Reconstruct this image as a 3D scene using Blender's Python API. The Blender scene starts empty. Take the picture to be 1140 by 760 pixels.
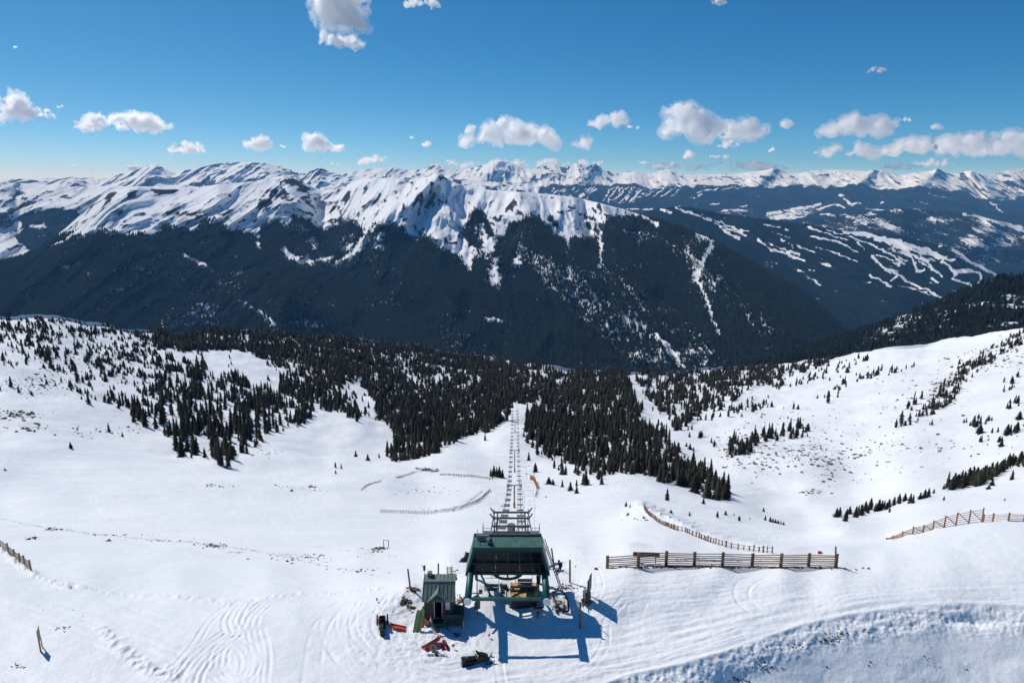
import bpy, bmesh, math, random
import numpy as np
from mathutils import Vector, Matrix
random.seed(7); rng = np.random.default_rng(11)
R = math.radians; PI = math.pi
scene = bpy.context.scene
COL = scene.collection

# ------------------------------------------------------------------ camera
H = 43.0; PITCH = R(13.3); CP, SP = math.cos(PITCH), math.sin(PITCH); F = 760.0; CX, CY = 570.0, 380.0
cam_d = bpy.data.cameras.new('camera'); cam = bpy.data.objects.new('camera', cam_d); COL.objects.link(cam)
cam.location = (0, 0, H); cam.rotation_euler = (PI/2-PITCH, 0, 0)
cam_d.sensor_width = 36; cam_d.lens = 24; cam_d.clip_start = 1; cam_d.clip_end = 400000
scene.camera = cam
def ray(px, py):                       # direction with unit depth along the optical axis
    u = (np.asarray(px, float)-CX)/F; v = (np.asarray(py, float)-CY)/F
    return u, CP-v*SP, -SP-v*CP
def unproj(px, py, d):
    a, b, c = ray(px, py); return np.stack([a*d, b*d, H+c*d], -1)
def depth_for_z(px, py, z):
    a, b, c = ray(px, py); return (z-H)/c
def project(p):
    x, y, z = p; z -= H
    d = y*CP-z*SP; v = (-z*CP-y*SP)/d
    return CX+F*x/d, CY+F*v, d

# ------------------------------------------------------------------ noise
def hash2(ix, iy, s):
    h = (ix.astype(np.int64)*374761393 + iy.astype(np.int64)*668265263 + s*982451653) & 0xffffffff
    h = ((h ^ (h >> 13))*1274126177) & 0xffffffff
    return ((h ^ (h >> 16)) & 0xffff)/65535.0
def vnoise(x, y, s=0):
    ix = np.floor(x); iy = np.floor(y); fx = x-ix; fy = y-iy
    fx = fx*fx*fx*(fx*(fx*6-15)+10); fy = fy*fy*fy*(fy*(fy*6-15)+10)
    a = hash2(ix, iy, s); b = hash2(ix+1, iy, s); c = hash2(ix, iy+1, s); d = hash2(ix+1, iy+1, s)
    return (a+(b-a)*fx)*(1-fy)+(c+(d-c)*fx)*fy
def fbm(x, y, o=5, s=0, g=.5):
    t = 0; a = 1; n = 0
    for k in range(o):
        cs, sn = math.cos(.7*k), math.sin(.7*k); f = 2.03**k
        t = t+a*vnoise((x*cs-y*sn)*f+17.3*k, (x*sn+y*cs)*f-9.1*k, s+k); n += a; a *= g
    return t/n
def ridged(x, y, o=5, s=0, g=.5):
    t = 0; a = 1; n = 0; w = 1
    for k in range(o):
        cs, sn = math.cos(.5*k), math.sin(.5*k); f = 2.07**k
        v = 1-np.abs(2*vnoise((x*cs-y*sn)*f+7.3*k, (x*sn+y*cs)*f-3.1*k, s+k)-1)
        v = v*v*w; w = np.clip(v*1.6, 0, 1); t = t+a*v; n += a; a *= g
    return t/n
def sstep(a, b, x):
    t = np.clip((x-a)/(b-a), 0, 1); return t*t*(3-2*t)

def seg_dist(X, Y, pts):               # distance to a polyline, and the position 0..1 along it
    best = np.full(np.shape(X), 1e9); tt = np.zeros(np.shape(X)); n = len(pts)-1
    for i in range(n):
        (x0, y0), (x1, y1) = pts[i][:2], pts[i+1][:2]
        dx, dy = x1-x0, y1-y0; L = dx*dx+dy*dy+1e-9
        t = np.clip(((X-x0)*dx+(Y-y0)*dy)/L, 0, 1)
        d = np.hypot(X-x0-t*dx, Y-y0-t*dy); m = d < best
        best = np.where(m, d, best); tt = np.where(m, (i+t)/n, tt)
    return best, tt
def in_poly(X, Y, pts):
    ins = np.zeros(np.shape(X), bool); n = len(pts)
    for i in range(n):
        x0, y0 = pts[i]; x1, y1 = pts[(i+1) % n]
        if y0 == y1: continue
        c = ((y0 > Y) != (y1 > Y)) & (X < (x1-x0)*(Y-y0)/(y1-y0)+x0); ins ^= c
    return ins
def smooth_pl(pts, n=6):               # Catmull-Rom through a polyline
    P = [np.array(p, float) for p in pts]; P = [2*P[0]-P[1]]+P+[2*P[-1]-P[-2]]; out = []
    for i in range(1, len(P)-2):
        for k in range(n):
            t = k/n; a, b, c, d = P[i-1], P[i], P[i+1], P[i+2]
            out.append(.5*((2*b)+(c-a)*t+(2*a-5*b+4*c-d)*t*t+(3*b-a-3*c+d)*t**3))
    out.append(P[-2]); return [tuple(o) for o in out]

# ------------------------------------------------------------------ thin-plate spline
class TPS:
    def __init__(s, pts, vals, lam=1e-3):
        s.p = np.array(pts, float)/200.0; v = np.array(vals, float); n = len(v)
        K = s.k(np.linalg.norm(s.p[:, None]-s.p[None], axis=-1))+lam*np.eye(n)
        Pm = np.c_[np.ones(n), s.p]; A = np.zeros((n+3, n+3)); A[:n, :n] = K; A[:n, n:] = Pm; A[n:, :n] = Pm.T
        s.w = np.linalg.solve(A, np.r_[v, 0, 0, 0])
    @staticmethod
    def k(r): return np.where(r > 1e-9, r*r*np.log(np.maximum(r, 1e-9)), 0)
    def __call__(s, X, Y):
        X = np.asarray(X, float); sh = X.shape; q = np.c_[X.ravel(), np.asarray(Y, float).ravel()]/200.0; out = np.empty(len(q)); n = len(s.p)
        for i in range(0, len(q), 20000):
            a = q[i:i+20000]; r2 = (a[:, 0:1]-s.p[None, :, 0])**2+(a[:, 1:2]-s.p[None, :, 1])**2
            out[i:i+20000] = (.5*r2*np.log(np.maximum(r2, 1e-12)))@s.w[:n]+s.w[n]+a@s.w[n+1:]
        return out.reshape(sh)

# ------------------------------------------------------------------ mesh + objects
def np_mesh(name, V, Q, smooth=True, T=None):
    """V (n,3); Q (m,4) quads and/or T (k,3) tris"""
    me = bpy.data.meshes.new(name); V = np.asarray(V, np.float32)
    me.vertices.add(len(V)); me.vertices.foreach_set('co', V.ravel())
    parts = []; tot = []
    if Q is not None and len(Q): parts.append(np.asarray(Q, np.int32).ravel()); tot.append(np.full(len(Q), 4, np.int32))
    if T is not None and len(T): parts.append(np.asarray(T, np.int32).ravel()); tot.append(np.full(len(T), 3, np.int32))
    li = np.concatenate(parts); tot = np.concatenate(tot); st = np.r_[0, np.cumsum(tot)[:-1]].astype(np.int32)
    me.loops.add(len(li)); me.loops.foreach_set('vertex_index', li)
    me.polygons.add(len(tot)); me.polygons.foreach_set('loop_start', st)
    if smooth: me.polygons.foreach_set('use_smooth', np.ones(len(tot), bool))
    me.update(calc_edges=True); me.validate(); return me
def grid_quads(nr, nc):
    i = np.arange(nr*nc).reshape(nr, nc)
    return np.stack([i[:-1, :-1], i[:-1, 1:], i[1:, 1:], i[1:, :-1]], -1).reshape(-1, 4)
def attr(me, name, v):
    a = me.attributes.new(name, 'FLOAT', 'POINT'); a.data.foreach_set('value', np.asarray(v, np.float32).ravel())
def tag(o, label=None, cat=None, group=None, kind=None):
    if label: o['label'] = label
    if cat: o['category'] = cat
    if group: o['group'] = group
    if kind: o['kind'] = kind
    return o
def link(name, me, parent=None, mat=None):
    o = bpy.data.objects.new(name, me); COL.objects.link(o)
    if mat is not None and me is not None and not me.materials: me.materials.append(mat)
    if parent is not None: o.parent = parent
    return o
def empty(name, loc, rz=0, label=None, cat=None, group=None):
    o = bpy.data.objects.new(name, None); COL.objects.link(o); o.location = tuple(loc); o.rotation_euler = (0, 0, rz)
    o.empty_display_size = .3
    return tag(o, label, cat, group)
def copy_tree(o, parent=None):
    c = o.copy(); COL.objects.link(c); c.parent = parent
    for ch in list(o.children): copy_tree(ch, c)
    return c

class MB:                              # collects boxes, bars, tubes, prisms into one mesh
    def __init__(s): s.v = []; s.f = []
    def add(s, V, Fc):
        n = len(s.v); s.v += [tuple(map(float, v)) for v in V]; s.f += [[n+i for i in f] for f in Fc]; return s
    def box(s, x0, y0, z0, x1, y1, z1, M=None):
        V = [(x, y, z) for z in (z0, z1) for y in (y0, y1) for x in (x0, x1)]
        if M is not None: V = [M @ Vector(v) for v in V]
        return s.add(V, [(0, 2, 3, 1), (4, 5, 7, 6), (0, 1, 5, 4), (2, 6, 7, 3), (0, 4, 6, 2), (1, 3, 7, 5)])
    def bar(s, a, b, w, h=None, up=(0, 0, 1)):
        a = Vector(a); b = Vector(b); h = w if h is None else h; d = (b-a).normalized(); u = Vector(up)
        if abs(d.dot(u)) > .98: u = Vector((0, 1, 0))
        x = d.cross(u).normalized(); u = x.cross(d).normalized()
        V = [p+x*sx*w/2+u*sz*h/2 for p in (a, b) for sx, sz in ((-1, -1), (1, -1), (1, 1), (-1, 1))]
        return s.add(V, [(0, 1, 2, 3), (7, 6, 5, 4), (0, 4, 5, 1), (1, 5, 6, 2), (2, 6, 7, 3), (3, 7, 4, 0)])
    def tube(s, pts, r, n=8, r1=None, cap=True):
        pts = [Vector(p) for p in pts]; rings = []; N = len(pts)
        for i, p in enumerate(pts):
            d = (pts[min(i+1, N-1)]-pts[max(i-1, 0)]).normalized(); u = Vector((0, 0, 1)) if abs(d.z) < .95 else Vector((0, 1, 0))
            x = d.cross(u).normalized(); u = x.cross(d).normalized(); rr = r if r1 is None else r+(r1-r)*i/(N-1)
            rings.append([p+x*rr*math.cos(2*PI*k/n)+u*rr*math.sin(2*PI*k/n) for k in range(n)])
        V = [v for q in rings for v in q]; Fc = []
        for i in range(N-1):
            for k in range(n): Fc.append((i*n+k, i*n+(k+1) % n, (i+1)*n+(k+1) % n, (i+1)*n+k))
        if cap: Fc.append(tuple(range(n))[::-1]); Fc.append(tuple((N-1)*n+k for k in range(n)))
        return s.add(V, Fc)
    def prism(s, poly, fn, t0, t1):    # extrude a 2-D outline: fn(u, v, t) -> xyz
        n = len(poly); V = [fn(u, v, t0) for u, v in poly]+[fn(u, v, t1) for u, v in poly]
        Fc = [tuple(range(n))[::-1], tuple(range(n, 2*n))]+[(i, (i+1) % n, n+(i+1) % n, n+i) for i in range(n)]
        return s.add(V, Fc)
    def build(s, name, mat, parent=None, bevel=0, smooth=False):
        me = bpy.data.meshes.new(name); me.from_pydata(s.v, [], s.f)
        bm = bmesh.new(); bm.from_mesh(me); bmesh.ops.recalc_face_normals(bm, faces=bm.faces)
        if bevel: bmesh.ops.bevel(bm, geom=bm.edges[:], offset=bevel, segments=2, affect='EDGES', clamp_overlap=True)
        bm.to_mesh(me); bm.free()
        if smooth: me.polygons.foreach_set('use_smooth', [True]*len(me.polygons))
        return link(name, me, parent, mat)

# ------------------------------------------------------------------ materials
def mat(name, col=(.5, .5, .5), rough=.6, metal=0, bump=0, bscale=20, var=.15, vscale=3, spec=.4):
    m = bpy.data.materials.new(name); m.use_nodes = True; nt = m.node_tree; b = nt.nodes['Principled BSDF']
    b.inputs['Roughness'].default_value = rough; b.inputs['Metallic'].default_value = metal
    b.inputs['Specular IOR Level'].default_value = spec
    tc = nt.nodes.new('ShaderNodeTexCoord'); n = nt.nodes.new('ShaderNodeTexNoise'); n.inputs['Scale'].default_value = vscale; n.inputs['Detail'].default_value = 5
    nt.links.new(tc.outputs['Object'], n.inputs['Vector'])
    r = nt.nodes.new('ShaderNodeMapRange'); r.inputs['From Min'].default_value = .3; r.inputs['From Max'].default_value = .7
    r.inputs['To Min'].default_value = 1-var; r.inputs['To Max'].default_value = 1+var; nt.links.new(n.outputs['Fac'], r.inputs['Value'])
    v = nt.nodes.new('ShaderNodeVectorMath'); v.operation = 'SCALE'; v.inputs[0].default_value = col; nt.links.new(r.outputs[0], v.inputs['Scale'])
    nt.links.new(v.outputs[0], b.inputs['Base Color'])
    if bump:
        n2 = nt.nodes.new('ShaderNodeTexNoise'); n2.inputs['Scale'].default_value = bscale; nt.links.new(tc.outputs['Object'], n2.inputs['Vector'])
        bp = nt.nodes.new('ShaderNodeBump'); bp.inputs['Strength'].default_value = bump; bp.inputs['Distance'].default_value = .02
        nt.links.new(n2.outputs['Fac'], bp.inputs['Height']); nt.links.new(bp.outputs[0], b.inputs['Normal'])
    return m
class NT:                              # small node-tree builder
    def __init__(s, name):
        s.m = bpy.data.materials.new(name); s.m.use_nodes = True; s.t = s.m.node_tree; s.b = s.t.nodes['Principled BSDF']
        s.pos = s.t.nodes.new('ShaderNodeNewGeometry').outputs['Position']
    def n(s, typ, **kw):
        o = s.t.nodes.new(typ)
        for k, v in kw.items():
            if k in o.inputs.keys():
                if hasattr(v, 'is_output'): s.t.links.new(v, o.inputs[k])
                else: o.inputs[k].default_value = v
            else: setattr(o, k, v)
        return o
    def L(s, a, b): s.t.links.new(a, b)
    def math(s, op, a, b=None, c=None, clamp=False):
        o = s.t.nodes.new('ShaderNodeMath'); o.operation = op; o.use_clamp = clamp
        for i, v in enumerate((a, b, c)):
            if v is None: continue
            if hasattr(v, 'is_output'): s.L(v, o.inputs[i])
            else: o.inputs[i].default_value = v
        return o.outputs[0]
    def scaled(s, sc):
        o = s.t.nodes.new('ShaderNodeVectorMath'); o.operation = 'MULTIPLY'; s.L(s.pos, o.inputs[0]); o.inputs[1].default_value = sc if hasattr(sc, '__len__') else (sc,)*3
        return o.outputs[0]
    def noise(s, sc, detail=4, rough=.55, out='Fac'):
        return s.n('ShaderNodeTexNoise', Vector=s.scaled(sc), Scale=1.0, Detail=detail, Roughness=rough).outputs[out]
    def ramp(s, v, a, b, lo=0., hi=1.):
        return s.n('ShaderNodeMapRange', **{'Value': v, 'From Min': a, 'From Max': b, 'To Min': lo, 'To Max': hi}).outputs[0]
    def mix(s, f, a, b):
        o = s.t.nodes.new('ShaderNodeMix'); o.data_type = 'RGBA'
        for k, v in ((0, f), (6, a), (7, b)):
            if hasattr(v, 'is_output'): s.L(v, o.inputs[k])
            else: o.inputs[k].default_value = v if k == 0 else (*v, 1)
        return o.outputs[2]
    def attr(s, nm):
        o = s.t.nodes.new('ShaderNodeAttribute'); o.attribute_name = nm; return o.outputs['Fac']
    def bump(s, h, strength, dist, normal=None):
        o = s.t.nodes.new('ShaderNodeBump'); o.inputs['Strength'].default_value = strength; o.inputs['Distance'].default_value = dist
        s.L(h, o.inputs['Height'])
        if normal is not None: s.L(normal, o.inputs['Normal'])
        return o.outputs[0]
# ================================================================== TERRAIN
def pl(px, pts):
    p = np.array(sorted(pts), float); return np.interp(px, p[:, 0], p[:, 1])
def pls(px, pts):                      # smooth polyline: monotone cubic-ish by blending
    p = np.array(sorted(pts), float); xs = p[:, 0]; ys = p[:, 1]
    m = np.gradient(ys, xs); i = np.clip(np.searchsorted(xs, px)-1, 0, len(xs)-2)
    h = xs[i+1]-xs[i]; t = np.clip((px-xs[i])/h, 0, 1)
    return (2*t**3-3*t*t+1)*ys[i]+(t**3-2*t*t+t)*h*m[i]+(-2*t**3+3*t*t)*ys[i+1]+(t**3-t*t)*h*m[i+1]

# ---- near ground: control points (px, py, height) or (px, py, 'd', depth)
CT = []
def Z(*a):
    for x, y, z in a: CT.append((x, y, math.log(depth_for_z(x, y, z))))
def D(*a):
    for x, y, d in a: CT.append((x, y, math.log(d)))
def slope_pt(px, py, pyc, zc, s):      # a point below a crest at (px,pyc,zc), on a face of slope s towards the camera
    dc = depth_for_z(px, pyc, zc); _, fc, _ = ray(px, pyc); yc = dc*fc; _, f, c = ray(px, py); return (H-zc+s*yc)/(-c+s*f)
Z((573,760,0),(573,700,0),(573,660,0),(573,640,-.3),(573,630,-.8),(500,700,0),(500,660,-.2),(640,700,0),(640,660,0),(450,720,.2),(450,680,-.3),(440,760,.3),(640,760,0),(573,850,0),(300,850,3),(800,830,-8),(0,900,5),(573,930,0))
D((573,620,84),(573,610,98),(573,600,120),(573,590,145),(573,580,172),(573,560,225),(573,540,275),(573,520,325),(573,500,385),(573,480,450),(573,470,485),(573,460,530),(580,440,680),(600,425,800),(640,412,960))
D((0,352,640),(60,352,690),(120,362,760),(200,372,850),(300,370,960),(380,378,1050),(450,384,1120),(560,402,1080))
D((0,400,440),(100,400,540),(200,400,650),(300,400,770),(400,400,890),(480,410,930),(0,440,335),(100,440,400),(200,440,480),(300,440,560),(400,440,670),(500,440,730))
D((0,480,272),(100,480,310),(200,480,360),(300,480,400),(345,480,425),(400,470,490),(400,500,388),(430,490,440),(0,520,205),(100,520,232),(200,520,268),(300,520,300),(360,520,318),(420,517,340))
D((470,485,480),(500,482,490),(540,470,530),(500,497,400),(450,511,365),(550,478,470),(480,540,276),(480,520,325),(530,500,392),(430,570,195),(400,600,120),(480,570,200),(480,600,122),(430,545,250))
D((0,560,165),(100,560,175),(200,560,186),(300,560,196),(360,560,202),(200,540,222),(300,540,245),(370,540,255),(400,575,175))
Z((0,600,-12),(100,600,-15),(200,600,-18),(300,600,-19),(400,612,-11),(0,640,-2.5),(100,640,-4.2),(200,640,-5),(300,640,-4.5),(400,640,-3),(450,640,-1.8),(0,680,.2),(100,680,-.3),(200,680,-.6),(300,680,-.6),(380,680,-.5),(0,730,1.5),(60,735,1.4),(150,740,.8),(250,740,.3),(350,740,.2),(0,780,2),(-150,700,2),(-150,620,-4),(-150,850,6))
D((-150,560,135),(-150,480,250),(-150,400,400),(-150,350,600))
# right of the lift
D((640,470,550),(640,440,740),(640,500,398),(640,520,325),(640,545,256),(600,560,222),(650,580,158),(660,600,112),(700,580,124),(740,600,95),(700,500,402),(700,520,318),(700,545,236),(712,561,137),(740,572,118),(780,590,100),(860,612,85))
D((730,548,232),(760,545,262),(800,550,265),(760,570,178),(800,580,168),(850,596,150),(850,575,222),(900,580,220),(940,592,150),(900,550,282),(950,568,245))
D((820,520,355),(800,500,440),(760,500,440),(750,520,350),(750,480,530),(720,480,520),(720,455,660),(705,435,780),(700,416,960),(760,415,1000),(840,412,1010),(900,408,930),(960,398,850),(1040,385,790),(1140,365,680))
D((820,470,560),(820,440,740),(900,440,680),(900,480,480),(900,515,372),(1000,420,640),(1000,450,520),(1000,480,425),(1000,520,325),(1000,555,250),(1070,540,258),(1070,480,395),(1070,430,530),(1140,400,560),(1140,440,440),(1140,480,345),(1140,520,262),(1140,550,205),(1250,500,270),(1250,420,430),(1250,350,600))
Z((985,601,-6),(1020,593,-3.6),(1060,585,-1.6),(1100,582,-.4),(1140,580,.4),(1250,578,1))
D((985,590,165),(1020,580,168),(1060,571,178),(1100,567,178),(1140,564,172),(1250,545,175))
Z((675,632,-.5),(720,630,-.4),(800,630,-.4),(870,631,-.4),(935,630,-.4),(800,660,0),(900,660,.1),(1000,640,.4),(1000,660,.6),(1080,630,1),(1080,660,1),(1140,620,1.6),(1140,655,1.2),(1250,640,1.6),(700,690,0),(760,700,0),(850,690,.2),(700,608,-3.4),(760,615,-3),(860,620,-2.6),(960,615,-3))
Z((500,600,-17),(500,620,-4),(500,640,-.8),(640,620,-3.2),(640,640,-.6),(640,600,-14),(712,564,-21),(740,576,-16.5),(780,592,-10),(820,604,-6.3),(860,610,-4.4),(900,612,-3.6),(940,612,-3.2),(950,640,0),(1060,600,-.6),(1060,615,.5),(1140,600,1.3),(1020,610,-1.2),(985,615,-1.6))
CREST_B = [(640,775),(700,754),(760,741),(800,730),(850,713),(900,696),(940,687),(1000,679),(1060,673),(1140,677),(1250,682)]
for x, y in CREST_B[1:]:
    zc = float(np.interp(x, [700, 850, 1000, 1250], [0, .2, .7, 1]))
    Z((x, y-2, zc)); 
    
    for k in (6, 20, 50, 90, 150): Z((x, y+k, H+float(ray(x, y+k)[2])*slope_pt(x, y+k, y, zc, .52)))
KP = [(-200,592,24),(400,600,22),(560,592,20),(640,590,18),(690,572,10),(712,559,3),(740,571,3),(780,588,4),(860,603,6),(900,604,6),(940,603,5),(985,599,3),(1020,590,2.5),(1060,581,2.5),(1100,577,2.5),(1140,574,2.5),(1250,566,3),(1400,560,3)]
def kp(px): return np.interp(px, [a for a, _, _ in KP], [b for _, b, _ in KP]), np.interp(px, [a for a, _, _ in KP], [c for _, _, c in KP])
BZ = []; FD = []
for x, y, l in CT:
    k, w_ = kp(x); z_ = float(H+ray(x, y)[2]*math.exp(l))
    if y >= k-(w_*.5 if w_ > 8 else 0): BZ.append((x, y, z_))
    if y <= k+(w_*.5 if w_ > 8 else 0): FD.append((x, y, l))
tpsB = TPS([(a, b) for a, b, _ in BZ], [c for _, _, c in BZ], 2e-3); tpsF = TPS([(a, b) for a, b, _ in FD], [c for _, _, c in FD], 3e-4)
def tps(px, py):
    px = np.asarray(px, float); py = np.asarray(py, float); k, w_ = kp(px)
    zb = tpsB(px, py); zb = np.clip(zb, -45, 12); lb = np.log(depth_for_z(px, np.maximum(py, 480), zb)); lf = tpsF(px, np.minimum(py, 640))
    t = sstep(-1, 1, (py-k)/w_); return lf*(1-t)+lb*t
CREST_N = [(-200,352),(-100,350),(0,350),(60,349),(120,360),(200,369),(262,365),(300,369),(340,374),(390,376),(450,381),(500,389),(560,400),(600,407),(640,411),(700,413),(760,412),(840,407),(900,402),(960,393),(1040,381),(1100,371),(1140,363),(1200,352),(1320,335)]

def W2(px, py): p = unproj(px, py, np.exp(tps(px, py))); return p
TR = []                                # groomer and snowmobile tracks: (points in ground xy, half gauge, width, depth)
def track(pts, gauge=.55, w=.2, dep=.1, n=2):
    P = [tuple(W2(x, y)[:2]) for x, y in smooth_pl(pts, 5)]; TR.append((P, gauge, w, dep*.36, n))
track([(312,662),(290,664),(270,672),(258,690),(262,704)], .9, .16, .10, 4)
track([(318,666),(296,672),(280,686),(276,698)], .9, .16, .08, 4)
track([(262,702),(236,722),(216,742),(208,762),(206,790)], 1.1, .16, .10, 5)
track([(242,745),(246,724),(263,714),(278,728),(276,748),(258,756),(242,748)], .8, .15, .10, 4)
track([(284,700),(290,730),(286,775)], .8, .16, .07, 4)
track([(392,662),(366,684),(352,712),(344,775)], .75, .17, .08, 2)
track([(368,678),(366,706),(384,732),(420,752)], .75, .17, .08, 2)
track([(420,672),(398,694),(402,722),(432,744),(480,752)], .6, .17, .09, 2)
track([(440,660),(384,680),(372,712),(392,746),(440,775)], .6, .17, .05, 2)
track([(875,640),(846,643),(828,652),(826,665),(838,678),(852,686)], .75, .16, .13, 2)
track([(760,644),(728,652),(712,668),(704,690)], .8, .16, .06, 2)
track([(400,768),(500,742),(600,738),(700,722),(800,700),(900,676),(1000,662),(1140,655)], 1.2, .3, .05, 3)
track([(500,775),(620,750),(720,728),(820,706),(900,688),(1000,672)], 1.3, .3, .06, 3)
track([(660,712),(760,690),(860,672),(980,652),(1140,640)], 1.2, .3, .04, 3)
track([(0,668),(90,700),(160,728),(215,752)], 1.4, .3, .05, 4)
track([(0,650),(110,676),(190,704),(240,722)], 1.3, .3, .04, 3)
track([(60,648),(140,668),(220,690),(258,694)], 1.2, .3, .03, 3)
track([(700,430),(712,450),(724,478),(762,515),(815,548),(860,568),(872,590)], 3, 1.2, .8, 2)
track([(345,500),(360,488),(395,484),(430,492)], 4, 2.0, 1.2, 2)
track([(350,512),(372,503),(400,502),(428,508)], 4, 2.0, 1.0, 2)
for q in ([(560,775),(556,745),(548,728),(500,742),(470,738),(440,722),(418,700),(420,680),(440,655)], [(640,700),(660,672),(668,650),(660,630),(640,618)], [(700,660),(676,690),(672,720),(640,748),(560,760),(500,775)], [(520,760),(470,748),(430,738),(400,712),(392,690),(404,664)], [(620,745),(700,738),(760,722),(830,700)], [(660,655),(700,648),(780,650),(860,660)], [(430,640),(470,628),(510,628),(530,622)], [(150,770),(190,745),(215,720),(235,690),(262,668)], [(600,640),(650,612),(668,590),(672,575)]): track(q, .35, .12, .15, 2)
# spoil heaps round the buildings and ploughed berms along the groomed edge: (px,py,radius m,height m)
LUMPS = [(450,670,2.0,.35),(462,655,2.2,.4),(440,690,1.6,.2),(628,668,1.6,.45),(640,655,2,.25),(605,680,1.4,.2),(655,668,1.4,.3),(476,702,1.5,.25),(530,650,2,.3)]
RW = [tuple(W2(x, y)[:2]) for x, y in smooth_pl([(380,790),(520,755),(700,722),(820,700),(920,678),(1000,664),(1300,650)], 4)]

def near_disp(px, py, X, Y, d):
    """height added to the smooth ground, metres"""
    h = (fbm(X/26, Y/26, 4, 3)-.5)*np.clip(d/140, .25, 7)*1.25+(fbm((X*.8+Y*.6)/16, (X*.6-Y*.8)/3.2, 4, 13)-.5)*np.clip((d-80)/90, 0, 1)*.55
    h += (fbm(X/90, Y/90, 3, 9)-.5)*np.clip((d-120)/200, 0, 1)*9
    near = d < 170
    x, y, dd, qx, qy = X[near], Y[near], d[near], px[near], py[near]; g = np.zeros(x.shape)
    g += (fbm(x/3.2, y/3.2, 4, 21)-.5)*.08
    ang = x*.35+y; g += (fbm((x*.94-y*.34)/7, (x*.34+y*.94)/1.3, 4, 33)-.5)*.09*sstep(20, -25, x)   # wind lines on the left
    for P, gg, w, dep, n in TR:
        p = np.array(P); m = (x > p[:, 0].min()-6) & (x < p[:, 0].max()+6) & (y > p[:, 1].min()-6) & (y < p[:, 1].max()+6)
        if not m.any(): continue
        D_, t = seg_dist(x[m], y[m], P); q = np.zeros(D_.shape); offs = np.linspace(-gg, gg, n) if n > 2 else [gg]
        for o in offs: q += np.exp(-((D_-abs(o))/w)**2) if o >= 0 or n > 2 else 0
        for o in offs: q -= .45*np.exp(-((D_-abs(o)-w*1.6)/w)**2)
        e = sstep(0, .06, t)*sstep(1, .94, t); brk = np.clip(2.6*fbm(x[m]*.55, y[m]*.55, 3, 71)-.35, .1, 1.7)*(.8+.4*vnoise(t*400, D_*0, 4))
        g[m] -= dep*q*e*brk
    m = (qx > 520) & (qy > 632)
    Dd, t = seg_dist(x[m], y[m], RW); cb = pl(qx[m], CREST_B); on = sstep(0, -6, qy[m]-cb)*sstep(560, 640, qx[m])*sstep(632, 645, qy[m])
    g[m] += on*((vnoise(Dd*2.6, t*17, 5)-.5)*.055+(vnoise(Dd*.55, t*9, 6)-.5)*.055+(vnoise(Dd*5.5, t*60, 7)-.5)*.045+(vnoise(x[m]*3, y[m]*3, 8)-.5)*.03)
    m = (qy > 640) & (qx < 420)
    g[m] += .05*(vnoise((x[m]*.35+y[m])*1.5, (x[m]-y[m]*.35)*.12, 15)-.5)*sstep(640, 660, qy[m])*1.8
    # the bank at the lower right
    cb = pl(qx, CREST_B); k = qy-cb; m = (qx > 600)
    ch = sstep(-3, 2, k)*sstep(46, 16, k)*m
    g += ch*((fbm(x/1.3, y/1.3, 4, 61, .62)-.5)*.42+(fbm(x/.33, y/.33, 2, 62)-.5)*.22)
    g += np.exp(-((k+2.5)/3.0)**2)*m*.12*(.5+fbm(x/2, y/2, 3, 66))
    g += sstep(40, 70, k)*m*(fbm(x/2.5, y/2.5, 4, 77)-.5)*.35
    g -= .5*np.exp(-(((qx-1085)/34)**2+((qy-688)/7)**2))
    g -= .6*np.exp(-(((qx-815)/26)**2+((qy-755)/10)**2))
    # left berm: line of ploughed lumps
    for P, a in (([(70,652),(130,661),(200,664),(262,671),(300,664),(345,660),(420,655)], .16), ([(112,700),(145,730),(175,748),(200,753)], .20), ([(0,608),(25,632),(48,645),(80,655)], .45)):
        PP = [tuple(W2(a_, b_)[:2]) for a_, b_ in P]; D_, t = seg_dist(x, y, PP)
        g += a*np.exp(-(D_/.7)**2)*np.clip(ridged(x/.8, y/.8, 2, 91)*2-.35, 0, 1.4)
    for cx, cy, r, hh in LUMPS:
        p = W2(cx, cy); g += hh*np.exp(-((x-p[0])**2+(y-p[1])**2)/r**2)*(.6+.9*fbm(x/.9, y/.9, 3, 44))
    # drifts behind the fence, and scuffed work yard round the hut
    for cx, cy, sx, sy, hh in ((655,617,6,1.2,.6),(690,612,5,1.0,.4)):
        p = W2(cx, cy); g += hh*np.exp(-((x-p[0])/sx)**2-((y-p[1])/sy)**2)
    p = W2(470, 705); g += .16*np.exp(-((x-p[0])/6)**2-((y-p[1])/5)**2)*(fbm(x/.5, y/.5, 3, 13)-.5)*2
    h[near] += g
    # flatten the pads
    return h
def near_height_surface():
    cols = np.arange(-180, 1321, 1.25); nr = 520
    cr = pls(cols, CREST_N); t = np.linspace(0, 1, nr)[:, None]; py = 920+(cr[None]-920)*t; px = np.broadcast_to(cols[None], py.shape).copy()
    # spline on a coarser set of rows/cols
    lg = tps(px[::4, ::4], py[::4, ::4]); 
    def up(a, r, c):
        ri = np.linspace(0, a.shape[0]-1, r) if False else np.arange(r)/4; ci = np.arange(c)/4
        ri = np.clip(ri, 0, a.shape[0]-1.0001); ci = np.clip(ci, 0, a.shape[1]-1.0001)
        i = ri.astype(int); j = ci.astype(int); fi = (ri-i)[:, None]; fj = (ci-j)[None]
        return (a[i][:, j]*(1-fi)+a[i+1][:, j]*fi)*(1-fj)+(a[i][:, j+1]*(1-fi)+a[i+1][:, j+1]*fi)*fj
    # exact evaluation near (where facets could show), upsampled elsewhere
    full = up(lg, *px.shape)
    d = np.exp(full); P = unproj(px, py, d)
    hd = near_disp(px, py, P[..., 0], P[..., 1], d)
    P[..., 2] += hd
    return px, py, d, P, cols
npx, npy, nd, NP, ncols = near_height_surface()
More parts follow.
